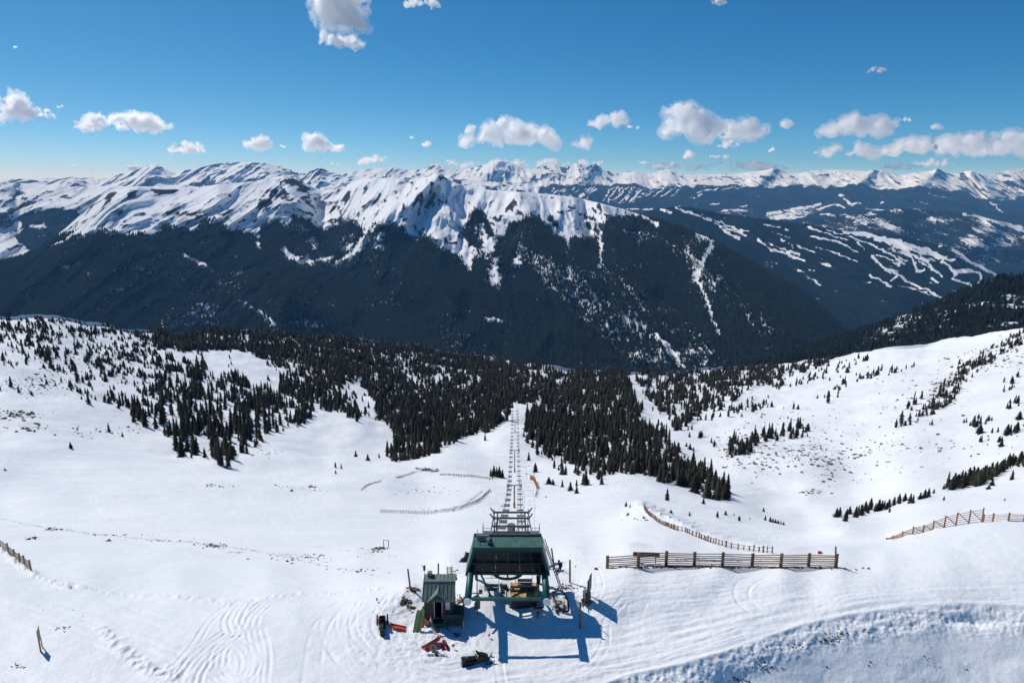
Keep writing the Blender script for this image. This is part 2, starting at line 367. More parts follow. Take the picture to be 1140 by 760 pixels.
def near_at(px, py):                   # world point on the displaced near ground seen at a photo pixel
    j = np.clip((np.asarray(px, float)+180)/1.25, 0, NP.shape[1]-1.01); j0 = j.astype(int); cr = pls(np.asarray(px, float), CREST_N)
    i = np.clip((np.asarray(py, float)-920)/(cr-920)*(NP.shape[0]-1), 0, NP.shape[0]-1.01); i0 = i.astype(int)
    fi = (i-i0)[..., None]; fj = (j-j0)[..., None]
    return (NP[i0, j0]*(1-fi)+NP[i0+1, j0]*fi)*(1-fj)+(NP[i0, j0+1]*(1-fi)+NP[i0+1, j0+1]*fi)*fj
def G(px, py): return Vector([float(a) for a in near_at(px, py)])

def back_skirt(P, n=8, step=.03, drop=.55):
    """continue a surface behind its crest: the last row, walked away from the camera and down"""
    last = P[-1]; r = np.hypot(last[:, 0], last[:, 1]); dr = last[:, :2]/r[:, None]; rows = []
    for k in range(1, n+1):
        s = step*k*r*(1+k*.15); q = last.copy(); q[:, :2] += dr*s[:, None]; q[:, 2] -= s*drop*min(1, .3+k*.2); rows.append(q)
    return np.concatenate([P, np.stack(rows)], 0)
def surf(name, P, attrs, mat_, label=None, skirt=(8, .03, .55), kind='structure'):
    n0 = P.shape[0]; P2 = back_skirt(P, *skirt); nr, nc = P2.shape[:2]
    me = np_mesh(name, P2.reshape(-1, 3), grid_quads(nr, nc)[:, ::-1][:, ::-1])
    for k, v in attrs.items():
        v2 = np.concatenate([v, np.repeat(v[-1:], nr-n0, 0)], 0); attr(me, k, v2)
    o = link(name, me, None, mat_); o['kind'] = kind
    return o

# ------------------------------------------------------------------ snow materials
def snow_material(name, fine=True, dirt=True):
    m = NT(name)
    n1 = m.noise(.02, 4); n2 = m.noise(.35, 5)
    c = m.mix(m.ramp(n1, .35, .65), (.80, .815, .835), (.88, .885, .89))
    c = m.mix(m.math('MULTIPLY', m.ramp(n2, .55, .8), .35), c, (.78, .80, .84))
    if dirt:
        dd = m.attr('dirt'); nz = m.noise(1.6, 6, .7); nz2 = m.noise(5.5, 4, .7)
        f = m.ramp(m.math('ADD', m.math('MULTIPLY', dd, .55), m.math('ADD', m.math('MULTIPLY', nz, 1.0), m.math('MULTIPLY', nz2, .5))), 1.13, 1.20)
        c = m.mix(f, c, (.105, .078, .058))
    m.L(c, m.b.inputs['Base Color']); m.b.inputs['Roughness'].default_value = .55; m.b.inputs['Specular IOR Level'].default_value = .25
    h = m.math('ADD', m.math('MULTIPLY', m.noise(.9, 6, .6), 1.0), m.math('MULTIPLY', m.noise(5.0, 4, .6), .25))
    nb = m.bump(h, .40, .14)
    h2 = m.noise((.12, .12, .12), 5, .6); nb = m.bump(h2, .5, 1.1, nb)
    m.L(nb, m.b.inputs['Normal']); return m.m
M_SNOW = snow_material('snow')

# dirt / bare ground attribute on the near surface
dirt = np.zeros(npx.shape)
def add_dirt(cx, cy, rx, ry, a, rot=0):
    c, s = math.cos(R(rot)), math.sin(R(rot)); u = ((npx-cx)*c+(npy-cy)*s)/rx; v = (-(npx-cx)*s+(npy-cy)*c)/ry
    dirt[:] = np.maximum(dirt, a*np.exp(-(u*u+v*v)**1.3))
for a in ((452,672,9,8,.8,-50),(462,660,9,4,.85,-10),(457,676,6,10,.75,20),(512,668,12,8,.75,0),(628,655,16,4,.7,0),(622,672,12,9,.75,30),(612,664,8,6,.7,0),(654,672,8,4,.75,10),(505,705,8,4,.6,0),(640,648,12,3,.5,10),
          (58,591,14,4,.6,10),(122,602,5,2,.6,0),(238,608,26,4,.72,10),(215,606,50,3,.5,4),(262,615,24,3,.55,10),(330,618,60,4,.62,8),(380,628,50,5,.45,8),(420,611,14,4,.72,0),(415,612,28,5,.5,0),
          (475,524,16,2.5,.9,0),(445,530,14,2,.6,-15),(478,545,45,9,.42,0),(250,545,18,3,.6,8),(330,548,40,4,.55,0),(20,700,10,4,.5,0),(24,741,9,4,.6,0),(85,698,8,3,.45,0),
          (805,505,30,16,.55,0),(870,510,60,25,.50,10),(915,520,40,22,.52,0),(960,510,60,12,.45,-5),(870,470,80,25,.47,0),(950,480,70,12,.44,0),(1010,440,60,40,.42,0),(830,485,25,10,.55,0),(900,545,30,6,.4,0),(1050,505,70,10,.42,-10),(1080,450,50,40,.48,0),
          (1090,400,50,14,.62,-38),(1050,430,40,16,.66,-38),(1130,385,20,12,.6,-30),(40,425,60,14,.50,10),(20,460,40,10,.6,0),(60,400,60,14,.52,14),(90,440,60,10,.45,10),(120,480,80,8,.42,10),(30,470,30,5,.62,0),(230,372,80,6,.4,0),
          (700,578,20,3,.45,15),(655,560,30,3,.42,20),(880,720,40,9,.50,-18),(925,710,18,8,.66,-25),(965,703,10,5,.7,0),(820,752,12,6,.75,0),(850,742,20,5,.65,0),(1015,732,60,10,.5,0),(805,632,128,1.8,.95,0),(930,632,30,2,.8,0),(1000,735,50,20,.40,0),(805,625,130,2.6,.70,0),(740,631,70,2,.60,0)):
    add_dirt(*a)
for P, a, w in (([(0,577),(60,590),(140,598),(235,606),(300,616),(370,630),(420,640)], .72, 1.6), ([(300,604),(380,612),(440,618)], .62, 1.5), ([(200,570),(300,566),(400,562)], .3, 2)):
    D_, _ = seg_dist(npx, npy, P); dirt = np.maximum(dirt, a*np.exp(-(D_/w)**2))
surf('snow_ground', NP, {'dirt': dirt}, M_SNOW, skirt=(10, .05, .95))

# ------------------------------------------------------------------ mountains
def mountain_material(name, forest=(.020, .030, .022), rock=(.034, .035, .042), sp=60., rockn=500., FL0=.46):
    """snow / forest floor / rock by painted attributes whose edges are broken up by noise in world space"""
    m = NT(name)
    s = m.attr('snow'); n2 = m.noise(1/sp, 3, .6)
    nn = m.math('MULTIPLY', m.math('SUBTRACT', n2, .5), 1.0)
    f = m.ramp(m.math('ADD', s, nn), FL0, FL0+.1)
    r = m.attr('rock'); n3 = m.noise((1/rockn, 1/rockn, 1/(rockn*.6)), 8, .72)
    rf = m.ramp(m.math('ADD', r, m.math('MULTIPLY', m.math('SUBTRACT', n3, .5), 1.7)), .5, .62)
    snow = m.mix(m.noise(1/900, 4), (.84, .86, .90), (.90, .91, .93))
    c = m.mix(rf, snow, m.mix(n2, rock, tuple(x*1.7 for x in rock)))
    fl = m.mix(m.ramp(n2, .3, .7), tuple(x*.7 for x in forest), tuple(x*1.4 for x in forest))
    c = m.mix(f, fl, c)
    m.L(c, m.b.inputs['Base Color']); m.b.inputs['Roughness'].default_value = .9; m.b.inputs['Specular IOR Level'].default_value = 0
    nb = m.bump(n3, .8, rockn*.16); nb = m.bump(n2, .5, sp*.12, nb); m.L(nb, m.b.inputs['Normal'])
    return m.m
LAY = {}
def ridged_x(x, y, s):                 # ridges that keep running downhill
    t = 0; a = 1; n = 0
    for k in range(5):
        f = 1.95**k; v = 1-np.abs(2*vnoise(x*f+9*k, y*(1.55**k)+3*k, s+k)-1); t = t+a*v**1.35; n += a; a *= .60
    return t/n
def layer(name, crest, bottom, dfun, spurs, amp, wl, mask, matl, step=1.5, rows=200, x0=-260, x1=1400, skirt=(8, .03, .5), seed=0, warp=1, kc=1.0, edge=160, rockk=1.6, nzs=1.0, big=1.0):
    cols = np.arange(x0, x1+1, step); cr = pls(cols, crest)
    cr = cr-(ridged(cols/37., cols*0+seed, 4, seed+5)-.35)*kc*3.0
    t = np.linspace(0, 1, rows)[:, None]**1.0; bt = pl(cols, bottom) if isinstance(bottom, list) else np.full(cols.shape, bottom)
    py = bt[None]+(cr-bt)[None]*t; px = np.broadcast_to(cols[None], py.shape).copy(); crb = np.broadcast_to(cr[None], py.shape)
    d = dfun(px, py, crb); P = unproj(px, py, d); X, Y = P[..., 0], P[..., 1]
    lg = np.zeros(px.shape)
    for pts, a, w0, w1 in spurs:
        Dd, tt = seg_dist(px, py*1.0, smooth_pl(pts, 4)); w = w0+(w1-w0)*tt; lg += a*np.exp(-(Dd/w)**2)*sstep(0, .12, tt+.06)
    wx = (fbm(X/(wl*1.6), Y/(wl*3), 4, seed+40)-.5)*wl*1.1*warp; wy = (fbm(X/(wl*2), Y/(wl*3), 3, seed+41)-.5)*wl*.9*warp
    dep = sstep(0, 22, py-crb)*.5+.5
    rg = .60*ridged_x((X+wx)/wl, (Y+wy)/(wl*3.0), seed+50)+.40*(ridged_x((X+wx*.6)/(wl*.28), (Y+wy)/(wl*.95), seed+55)-.1)
    lg -= amp*(rg-.35)*dep
    lg -= big*amp*.7*(fbm((X+wy)/(wl*2.2), (Y+wx)/(wl*5), 3, seed+60)-.5)*dep
    d2 = d*np.exp(lg)
    P = unproj(px, py, d2)
    e1 = np.gradient(P, axis=1); e2 = np.gradient(P, axis=0); nn_ = np.cross(e1, e2); nn_ /= np.linalg.norm(nn_, axis=-1)[..., None]+1e-9; steep = 1-np.abs(nn_[..., 2])
    s, r = mask(px, py, crb, P)
    lap = rg-(np.roll(rg, 4, 1)+np.roll(rg, -4, 1)+np.roll(rg, 3, 0)+np.roll(rg, -3, 0))/4
    r = r+np.clip((steep-np.median(steep))*1.1, -.15, .32)+np.clip(lap*rockk, -.2, .3)+(ridged((X+wx*.3)/(wl*.12), Y/(wl*.5), 4, seed+71, .62)-.42)*.9
    s = s+(fbm(X/edge, Y/edge*.8, 5, seed+70, .62)-.5)*nzs
    LAY[name] = (px, py, P, s, r)
    return surf(name, P, {'snow': s, 'rock': r}, matl, skirt=skirt)
WF = [.80]
def strokes(px, py, lst, base, ysc=1.0):
    """lst: (points, width px, value, soft)"""
    if ysc == 1.0: px, py = px+(fbm(px/6, py/4, 3, 301)-.5)*5.5, py+(fbm(px/6, py/4, 3, 302)-.5)*3.5
    nzw = fbm(px/3.5, py/2.5, 3, 303)
    for pts, w, val in lst:
        w = w*WF[0]; p = np.array(pts); m = (px > p[:, 0].min()-4*w-3) & (px < p[:, 0].max()+4*w+3) & (py > p[:, 1].min()-4*w-3) & (py < p[:, 1].max()+4*w+3)
        if not m.any(): continue
        if len(pts) == 1: Dd = np.hypot(px[m]-pts[0][0], (py[m]-pts[0][1])*ysc)
        else: Dd, _ = seg_dist(px[m], py[m], pts)
        k = np.clip(1.35-Dd/w*.75+(nzw[m]-.5)*1.6, 0, 1); base[m] = base[m]*(1-k)+val*k
    return base
def blob(px, py, cx, cy, rx, ry, val, base, rot=0):
    c, s = math.cos(R(rot)), math.sin(R(rot)); u = ((px-cx)*c+(py-cy)*s)/rx; v = (-(px-cx)*s+(py-cy)*c)/ry
    k = np.exp(-(u*u+v*v)**1.5); base[:] = base*(1-k)+val*k

# --- middle massif
C_M1 = [(-260,330),(-100,302),(0,290),(30,282),(50,271),(82,246),(100,230),(125,214),(150,207),(175,210),(200,210),(235,206),(270,203),(300,198),(315,196),(335,202),(350,209),(362,212),(380,208),(400,200),(440,199),(462,200.5),(476,197.5),(487,193),(496,198),(510,204),(530,208.5),(570,213),(600,216),(650,222),(690,232),(715,240),(740,247),(770,258),(800,270),(850,300),(900,331),(935,362),(960,388),(1000,412),(1060,440),(1200,470),(1400,480)]
TL1 = [(-260,100),(40,100),(60,262),(75,262),(95,262),(112,257),(150,261),(170,265),(185,250),(200,255),(215,257),(228,243),(245,250),(260,257),(289,265),(290,252),(307,245),(317,252),(337,257),(347,250),(360,255),(375,247),(390,245),(407,258),(415,252),(437,250),(462,255),(480,267),(495,280),(507,286),(521,297),(530,285),(550,285),(560,268),(566,248),(575,244),(590,239),(600,242),(612,255),(625,267),(631,278),(634,266),(657,266),(671,256),(675,241),(700,241),(715,240),(725,100),(1400,100)]
def d_M1(px, py, cr):
    dc = pls(px, [(-260,5200),(0,5000),(150,5600),(315,6600),(370,6900),(440,6000),(490,5700),(600,5500),(700,5200),(800,4800),(900,4300),(1000,4000),(1400,3600)])
    db = pls(px, [(-260,2600),(0,2700),(400,2900),(700,2900),(1000,2700),(1400,2600)])
    t = np.clip((py-cr)/(455-cr), 0, 1); return np.exp(np.log(dc)*(1-t**.9)+np.log(db)*t**.9)
SP1 = [([(487,194),(472,210),(448,230),(415,255)], -.018, 3.5, 13), ([(487,194),(492,215),(500,240)], -.010, 3, 8), ([(455,201),(450,215)], .02, 6, 8), ([(490,196),(470,215),(430,245),(390,275),(340,320),(300,360)], -.055, 8, 32), ([(572,213),(585,235),(620,285),(680,325),(760,370),(840,410)], -.075, 9, 40), ([(740,248),(780,290),(830,340),(880,380),(920,420)], -.06, 10, 30),
       ([(155,207),(110,238),(70,275),(20,310),(-60,350)], -.05, 6, 30), ([(240,207),(250,250),(300,310),(380,360),(450,400)], -.05, 12, 36), ([(313,197),(330,222),(345,245)], -.025, 6, 10), ([(668,226),(690,270),(720,320)], -.03, 6, 14),
       ([(520,212),(518,240),(518,290),(530,330)], .022, 10, 20), ([(350,215),(365,260),(400,320),(480,380)], .06, 10, 30), ([(650,224),(655,260),(690,310),(760,350)], .03, 6, 16), ([(200,215),(210,260),(230,320)], .02, 8, 18)]
def mask_M1(px, py, cr, P):
    tl = pl(px, TL1); s = .5+(tl-py)/14.; s = np.clip(s, -.1, 1.25)
    sp = fbm(px/60., py/45., 3, 5)
    s = np.where(py > tl+8, -.02+.16*sp, s)
    for poly, v in (([(585,255),(620,275),(680,300),(760,350),(800,385),(780,410),(700,400),(640,350),(600,310),(575,275)], .36), ([(760,262),(805,272),(822,298),(800,318),(790,352),(770,330),(765,290)], .45), ([(640,260),(740,256),(760,320),(690,300),(650,285)], .26),
                    ([(172,340),(235,336),(245,362),(180,366)], .40), ([(130,270),(260,270),(280,320),(240,350),(120,350),(60,330)], .22), ([(200,300),(330,310),(400,350),(300,380),(200,350)], .16), ([(380,262),(430,255),(420,290),(380,300),(350,290)], .42), ([(315,275),(360,262),(380,280),(350,298)], .40),
                    ([(400,330),(520,350),(560,400),(420,400),(360,370)], .22), ([(30,232),(55,262),(110,225),(125,216)], .6), ([(800,300),(860,340),(880,380),(840,370)], .25)):
        ins = in_poly(px+8*(sp-.5), py+8*(sp-.5), poly); s = np.where(ins & (py > tl-2), np.maximum(s, v*.74), s)
    strokes(px, py, [([(668,258),(668,280),(667,298)], 2.4, 1.), ([(631,262),(631,280)], 2.0, .9), ([(521,285),(523,300)], 3, .9), ([(795,266),(785,285),(777,303),(773,314)], 3.0, .95), ([(778,318),(786,336),(794,358),(800,372)], 2.2, .85), ([(775,262),(788,268)], 2.5, .8), ([(731,373),(744,388),(760,409)], 2.4, 1.0),
        ([(205,285),(228,296)], 2.0, .85), ([(232,300),(242,306)], 1.6, .7), ([(268,335),(290,350),(306,362)], 2.6, .62), ([(316,280),(326,288),(344,293)], 4.0, .95), ([(352,292),(374,284),(392,272)], 2.0, .75), ([(372,295),(396,280),(406,262),(412,246)], 2.4, .85), ([(400,280),(412,262),(420,250)], 2, .7),
        ([(550,300),(552,318)], 5, .85), ([(540,354),(556,358)], 2.4, .9), ([(518,345),(530,350)], 1.5, .6), ([(50,268),(80,250),(105,232)], 2, .8), ([(58,275),(90,258),(100,246)], 1.8, .85), ([(70,300),(88,294)], 2, .7), ([(287,272),(289,278)], 2.6, .75), ([(347,268),(350,276)], 4, .7), ([(418,268),(424,276)], 4, .7), ([(455,258),(462,263)], 4, .9), ([(695,258),(706,262),(712,272)], 2.5, .6), ([(716,243),(730,250)], 3, .95),
        ([(560,268),(556,285),(548,292)], 3, .55), ([(590,262),(580,275),(575,290)], 6, .62), ([(500,330),(498,338)], 2, .4), ([(820,315),(832,328)], 2, .6), ([(845,350),(858,368)], 2.2, .55)], s)
    strokes(px, py, [([(532,240),(520,262),(528,272)], 7, -.1), ([(540,246),(545,262)], 4, .1), ([(556,268),(552,282)], 4, .0), ([(585,262),(620,275),(626,290)], 9, .05), ([(610,243),(618,250)], 3, .1), ([(652,242),(662,246),(664,254)], 2.5, .2), ([(328,243),(340,250)], 6, .1), ([(322,252),(346,256)], 3, .3)], s)
    rk = np.full(px.shape, .12)+.10*fbm(px/50, py/30, 3, 8)
    for a in ((515,222,26,22,-.1,0),(500,250,14,16,.1,0),(481,211,6,10,.62,0),(440,221,6,8,.6,30),(460,232,7,6,.5,0),(470,225,30,10,.3,0),(420,232,20,14,.4,-30),(122,220,4,14,.8,30),(146,214,6,9,.85,15),(181,213,15,3.5,.95,5),(190,235,24,8,.5,10),(325,202,14,4,.85,12),(298,224,10,10,.72,-30),(310,216,16,6,.6,10),(340,208,6,7,.7,0),(212,240,10,6,.6,0),(135,246,10,5,.5,0),(385,218,8,8,.55,-20),(535,252,16,14,.45,0),(576,224,10,14,.5,10),(668,228,5,6,.6,0),(634,232,10,4,.55,-10),(100,232,12,8,.5,-35),(260,240,20,8,.42,0)):
        blob(px, py, a[0], a[1], a[2], a[3], a[4], rk, a[5])
    return s, rk
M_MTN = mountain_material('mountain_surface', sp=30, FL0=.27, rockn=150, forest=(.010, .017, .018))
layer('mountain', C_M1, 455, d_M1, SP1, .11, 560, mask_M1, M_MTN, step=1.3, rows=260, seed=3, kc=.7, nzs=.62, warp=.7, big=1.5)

# --- white dome and side valley behind it, left
def mask_H(px, py, cr, P): return .6+.3*fbm(px/12, py/2, 3, 77), np.full(px.shape, .3)
C_M0 = [(-260,212),(-100,208),(0,203),(30,204),(60,206),(85,208),(110,207),(160,208),(200,206),(240,209),(262,207),(300,210),(420,212),(520,215)]
def d_M0(px, py, cr):
    dc = 9000-px*2.; return dc*np.exp(-np.clip((py-cr)/(320-cr), 0, 1)*.42)
def mask_M0(px, py, cr, P):
    tl = pl(px, [(-260,400),(0,232),(18,245),(24,240),(30,236),(55,232),(80,236),(90,400)]); s = np.where(in_poly(px+5*(fbm(px/9, py/9, 3, 2)-.5), py+6*(fbm(px/9, py/7, 3, 2)-.5), [(20,240),(30,236),(60,232),(84,234),(100,240),(60,285),(32,281),(14,262),(26,255)]), .0, 1.2)
    s = np.where(in_poly(px, py, [(-50,232),(8,236),(16,250),(4,262),(-50,262)]), .3, s)
    strokes(px, py, [([(34,250),(50,252)], 2.5, .45), ([(0,256),(16,262)], 2, .9)], s); rk = np.full(px.shape, .24)
    blob(px, py, 70, 218, 8, 2.5, .8, rk, 10); blob(px, py, 5, 240, 14, 10, .6, rk); return s, rk
layer('snow_dome', C_M0, 320, d_M0, [([(60,206),(70,225),(110,250)], -.03, 10, 20), ([(0,204),(-10,240)], -.03, 12, 20), ([(20,215),(22,240),(28,300)], .04, 6, 14)], .085, 800, mask_M0, M_MTN, step=1.6, rows=90, x1=520, seed=12, kc=.4)

WF[0] = .45
# --- far left peaks
C_F0 = [(-260,206),(-120,202),(0,201),(30,200),(48,202),(66,199),(85,197),(100,204),(120,199),(135,194),(148,191),(160,186),(168,184),(176,184),(184,188),(196,192),(205,190),(222,187),(240,183),(262,181),(284,181),(300,182),(318,187),(338,193),(348,190),(356,187),(368,191),(390,195),(430,197),(520,200),(600,205)]
def d_F(lst):
    def f(px, py, cr):
        offs = [a for a, _ in lst]; return np.exp(np.interp(py-cr, offs, [math.log(b) for _, b in lst]))
    return f
def mask_F0(px, py, cr, P):
    s = np.full(px.shape, 1.2); rk = .33+.12*fbm(px/30, py/20, 3, 4)
    blob(px, py, 170, 193, 22, 9, .56, rk); blob(px, py, 60, 202, 40, 4, .62, rk); blob(px, py, 285, 196, 12, 8, .45, rk, -30); blob(px, py, 232, 205, 20, 3, .7, rk); blob(px, py, 20, 204, 30, 3, .6, rk); return s, rk
M_FAR = mountain_material('far_mountain_surface', sp=110, rockn=500, forest=(.010, .017, .018))
layer('distant_peaks', C_F0, 235, d_F([(0,15500),(15,14200),(50,12500)]), [([(172,184),(165,196),(150,208)], -.03, 5, 8), ([(172,184),(188,198),(200,208)], -.02, 5, 8), ([(284,181),(300,195),(320,208)], -.03, 6, 10)], .15, 1200, mask_F0, M_FAR, edge=500, step=1.2, rows=70, x1=600, seed=21, kc=.5)

# --- far range across the right
C_F1 = [(300,200),(360,196),(385,193),(402,190),(420,188),(436,186),(452,189),(470,188),(484,182),(496,185),(510,189),(524,187),(540,183),(556,179),(570,182),(584,188),(600,187),(614,184),(628,187),(644,182),(652,186),(661,182),(672,188),(690,192),(705,190),(726,193),(745,189),(762,194),(780,194),(800,194),(818,194),(836,191),(852,189),(862,187),(873,191),(884,193),(905,190),(940,189),(962,190),(974,189),(986,190),(1000,194),(1020,192),(1034,191),(1044,188),(1052,192),(1066,193),(1080,190),(1092,194),(1108,193),(1125,189),(1150,187),(1250,190),(1400,192)]
TLF = [(300,230),(440,203),(500,201),(520,201),(540,205),(560,206),(590,209),(615,206),(637,205),(672,206),(700,205),(725,210),(745,207),(772,207),(800,206),(843,207),(862,209),(882,205),(918,209),(950,204),(966,206),(978,210),(998,211),(1023,208),(1052,210),(1075,214),(1092,221),(1105,222),(1132,221),(1170,224),(1400,224)]
def d_F1(px, py, cr):
    tl = pl(px, TLF); tl = np.maximum(tl, cr+4); t1 = np.clip((py-cr)/(tl-cr), 0, 1); t2 = np.clip((py-tl)/(250-tl), 0, 2)
    return 23500*np.exp(-t1*.085-t2*.33)
def fan(x0, y0, x1, y1, n, w, v, jig=2.0, seed=0):
    r = random.Random(seed); o = []
    for i in range(n):
        a = i/(max(n-1, 1)); xa = x0+(x1-x0)*a+r.uniform(-1, 1); xb = xa-r.uniform(9, 16); o.append(([(xa, y0+r.uniform(-1, 2)), ((xa+xb)/2+r.uniform(-jig, jig), (y0+y1)/2+r.uniform(-1, 1)), (xb+r.uniform(-jig, jig), y1+r.uniform(-3, 1))], w, v))
    return o
def mask_F1(px, py, cr, P):
    tl = pl(px, TLF)+(fbm(px/7, px*0, 3, 6)-.5)*5; s = np.clip(.5+(tl-py)/4., 0, 1.2)
    s = np.where(py > tl+3, .02+.14*fbm(px/25, py/6, 3, 9), s)
    L = fan(622,208,0,220,1,1,1)[:0]
    L += fan(624,208,0,0,0,1,1)
    for x0, x1, ya, yb, n, w in ((617,640,209,219,6,.75),(645,665,209,222,7,.8),(685,716,208,226,9,.85),(722,758,209,220,7,.75),(786,800,208,214,2,.8),(820,832,207,212,2,.7)): L += fan(x0, ya, x1, yb, n, w, 1.0, 2.2, int(x0))
    L += [([(676,222),(690,226),(705,225)], .8, .9), ([(783,216),(778,219),(770,220)], 1.1, .9), ([(790,228),(800,227)], 1.4, 1.), ([(822,230),(832,229)], 1.2, 1.), ([(855,238),(880,234),(905,229),(914,227)], 2.6, 1.), ([(858,242),(880,243),(898,240)], 2.6, 1.), ([(797,236),(815,235),(838,238)], 1.4, .8), ([(825,242),(850,244)], 1.2, .7), ([(914,232),(930,228),(940,231)], 1.6, .95), ([(914,239),(932,240)], 2., .95),
          ([(935,216),(940,222),(950,228)], 2.6, .9), ([(945,228),(958,226)], 1.2, .9), ([(965,233),(985,235),(1003,234)], 1.2, 1.), ([(1103,224),(1110,230),(1115,237)], 1.8, 1.), ([(980,226),(984,224)], 1.2, .9), ([(1034,215),(1042,219)], .9, .9), ([(640,207),(655,205)], 1, .6), ([(745,232),(765,230)], 1.2, .9), ([(690,232),(725,233)], 1.2, .9), ([(560,205),(580,203)], 1.2, .9)]
    strokes(px, py, L, s)
    blob(px, py, 885, 238, 34, 5, .62, s, -8); blob(px, py, 820, 237, 28, 4, .5, s); blob(px, py, 1030, 222, 26, 7, .3, s); blob(px, py, 1125, 212, 18, 10, .75, s)
    rk = .27+.12*fbm(px/25, py/18, 3, 14)
    for a in ((557,186,16,6,.46),(484,186,10,5,.42),(436,190,14,5,.40),(644,187,24,5,.42),(866,190,6,3,.6),(1044,192,8,5,.5),(1072,196,6,6,.55),(1125,212,24,9,.5)): blob(px, py, a[0], a[1], a[2], a[3], a[4], rk)
    return s, rk
layer('distant_range', C_F1, 300, d_F1, [([(557,179),(545,190),(530,202)], -.02, 5, 8), ([(661,182),(650,195),(640,205)], -.02, 5, 8), ([(594,195),(575,206)], -.02, 5, 8), ([(862,187),(850,198),(840,206)], -.02, 5, 8), ([(1044,188),(1030,200),(1020,208)], -.025, 5, 9), ([(1080,190),(1095,205),(1105,220)], -.025, 5, 9), ([(974,189),(960,200)], -.02, 4, 7)], .085, 1500, mask_F1, M_FAR, edge=420, step=1.1, rows=150, x0=300, seed=31, kc=.45)

# --- wooded hills in the far valley
C_M3 = [(700,262),(800,262),(870,256),(900,246),(930,240),(960,236),(985,234),(1010,232),(1040,234),(1060,236),(1080,238),(1110,246),(1150,252),(1250,250),(1400,245)]
def mask_M3(px, py, cr, P):
    s = .30+.16*fbm(px/30, py/12, 3, 19)
    strokes(px, py, [([(1074,238),(1090,241),(1112,246),(1145,259),(1190,266)], 2.6, 1.1), ([(1095,241),(1114,250)], 2, 1.)], s)
    for a in ((960,246,30,6,.42),(1010,240,30,4,.1),(1080,270,16,9,.55),(1112,277,16,7,.62),(1060,252,30,5,.1),(1130,262,16,6,.45),(1125,292,20,5,.45),(990,262,30,4,.15)): blob(px, py, a[0], a[1], a[2], a[3], a[4], s)
    return s, np.full(px.shape, .1)
M_HILL = mountain_material('wooded_hill_surface', sp=45, rockn=400, forest=(.010, .017, .018))
layer('wooded_hills', C_M3, 345, lambda px, py, cr: 13000*np.exp(-np.clip((py-cr)/(345-cr), 0, 1)*.38), [([(1010,232),(1000,250),(960,270)], -.03, 12, 26), ([(1110,250),(1090,270),(1060,290)], -.03, 10, 22)], .08, 1100, mask_M3, M_HILL, edge=260, step=1.6, rows=110, x0=700, seed=41, kc=.3)

# --- ridge with the ski runs
C_M2 = [(560,262),(620,252),(690,241),(715,237),(740,231),(760,230),(780,233),(800,237),(830,241),(860,245),(900,250),(940,256),(965,258),(1000,262),(1035,270),(1062,277),(1085,290),(1105,302),(1125,314),(1160,335),(1240,372),(1400,420)]
def mask_M2(px, py, cr, P):
    s = .03+.12*fbm(px/30, py/14, 3, 23)
    L = [([(737,233),(747,237)], 2, 1.), ([(752,231),(770,238),(787,244),(807,253),(830,262)], 1.7, 1.), ([(780,239),(800,246),(827,259)], 1.2, .9), ([(800,251),(808,258),(822,265)], 2.2, 1.), ([(790,244),(815,253),(832,258)], 1.1, .8), ([(843,267),(859,277),(875,283),(898,291)], 1.9, 1.), ([(845,265),(852,273)], 1.5, .9), ([(855,271),(873,277),(890,284)], 1.4, .9), ([(868,266),(876,270),(884,276)], 1.5, .9), ([(876,280),(890,283)], 2., .9), ([(888,273),(898,277),(906,281)], 1.4, .8),
        ([(860,258),(878,264)], 1.0, .6), ([(899,253),(918,259),(944,268)], 1.5, 1.), ([(920,255),(940,262),(958,268)], 1.2, .9), ([(904,263),(928,268),(942,273),(956,281)], 1.5, 1.), ([(908,275),(932,282),(955,292)], 1.1, .8), ([(911,292),(925,296)], 1.4, .8), ([(850,250),(870,254)], .9, .8), ([(866,252),(880,258)], 1.0, .7),
        ([(940,259),(962,261),(985,266),(1000,269),(1025,277),(1045,284),(1060,290)], 3.0, 1.), ([(975,266),(1000,272),(1030,283)], 3.2, .9), ([(1005,272),(1030,280),(1050,288)], 3.5, .85), ([(969,262),(985,268),(1002,277),(1018,284),(1032,292),(1048,308)], 2.0, 1.), ([(953,266),(965,270),(978,276),(993,284),(1007,294)], 1.6, .95), ([(945,262),(955,270),(962,278)], 1.2, .8),
        ([(971,286),(978,293),(986,300),(1000,303)], 2.2, 1.), ([(975,284),(990,288),(1004,296)], 1.2, .8), ([(992,312),(1000,306),(1010,313),(1029,322),(1042,328),(1052,335)], 1.8, 1.), ([(1002,280),(1012,284),(1018,291),(1021,302),(1028,300)], 2.0, .95), ([(1036,310),(1044,313)], 2.0, .9), ([(1061,278),(1080,290),(1101,301)], 1.2, 1.), ([(1047,291),(1058,297),(1066,303),(1060,310),(1072,314),(1085,320),(1094,312),(1090,304),(1078,301),(1066,303)], 2.0, 1.), ([(1086,296),(1100,303),(1112,308)], 1.5, .8), ([(1058,298),(1064,306)], 3, .9),
        ([(1047,274),(1055,270),(1065,268),(1078,269)], 2.0, .9), ([(968,306),(980,312),(991,319)], 1.6, .95), ([(1000,318),(1020,322),(1035,328)], 1.3, .8), ([(1060,322),(1070,327)], .8, .7), ([(890,300),(905,312),(915,318)], 2.0, .45), ([(1022,290),(1036,298),(1042,304)], 1.4, .9), ([(985,298),(992,305)], 1.6, .9), ([(1000,286),(1010,290)], 1.2, .8)]
    strokes(px, py, L, s); blob(px, py, 1015, 280, 40, 9, .42, s, 20); blob(px, py, 1070, 284, 22, 6, .5, s, 25); blob(px, py, 905, 305, 14, 6, .35, s); blob(px, py, 860, 290, 20, 10, .22, s)
    strokes(px, py, L[19:], s)
    return s, np.full(px.shape, .05)
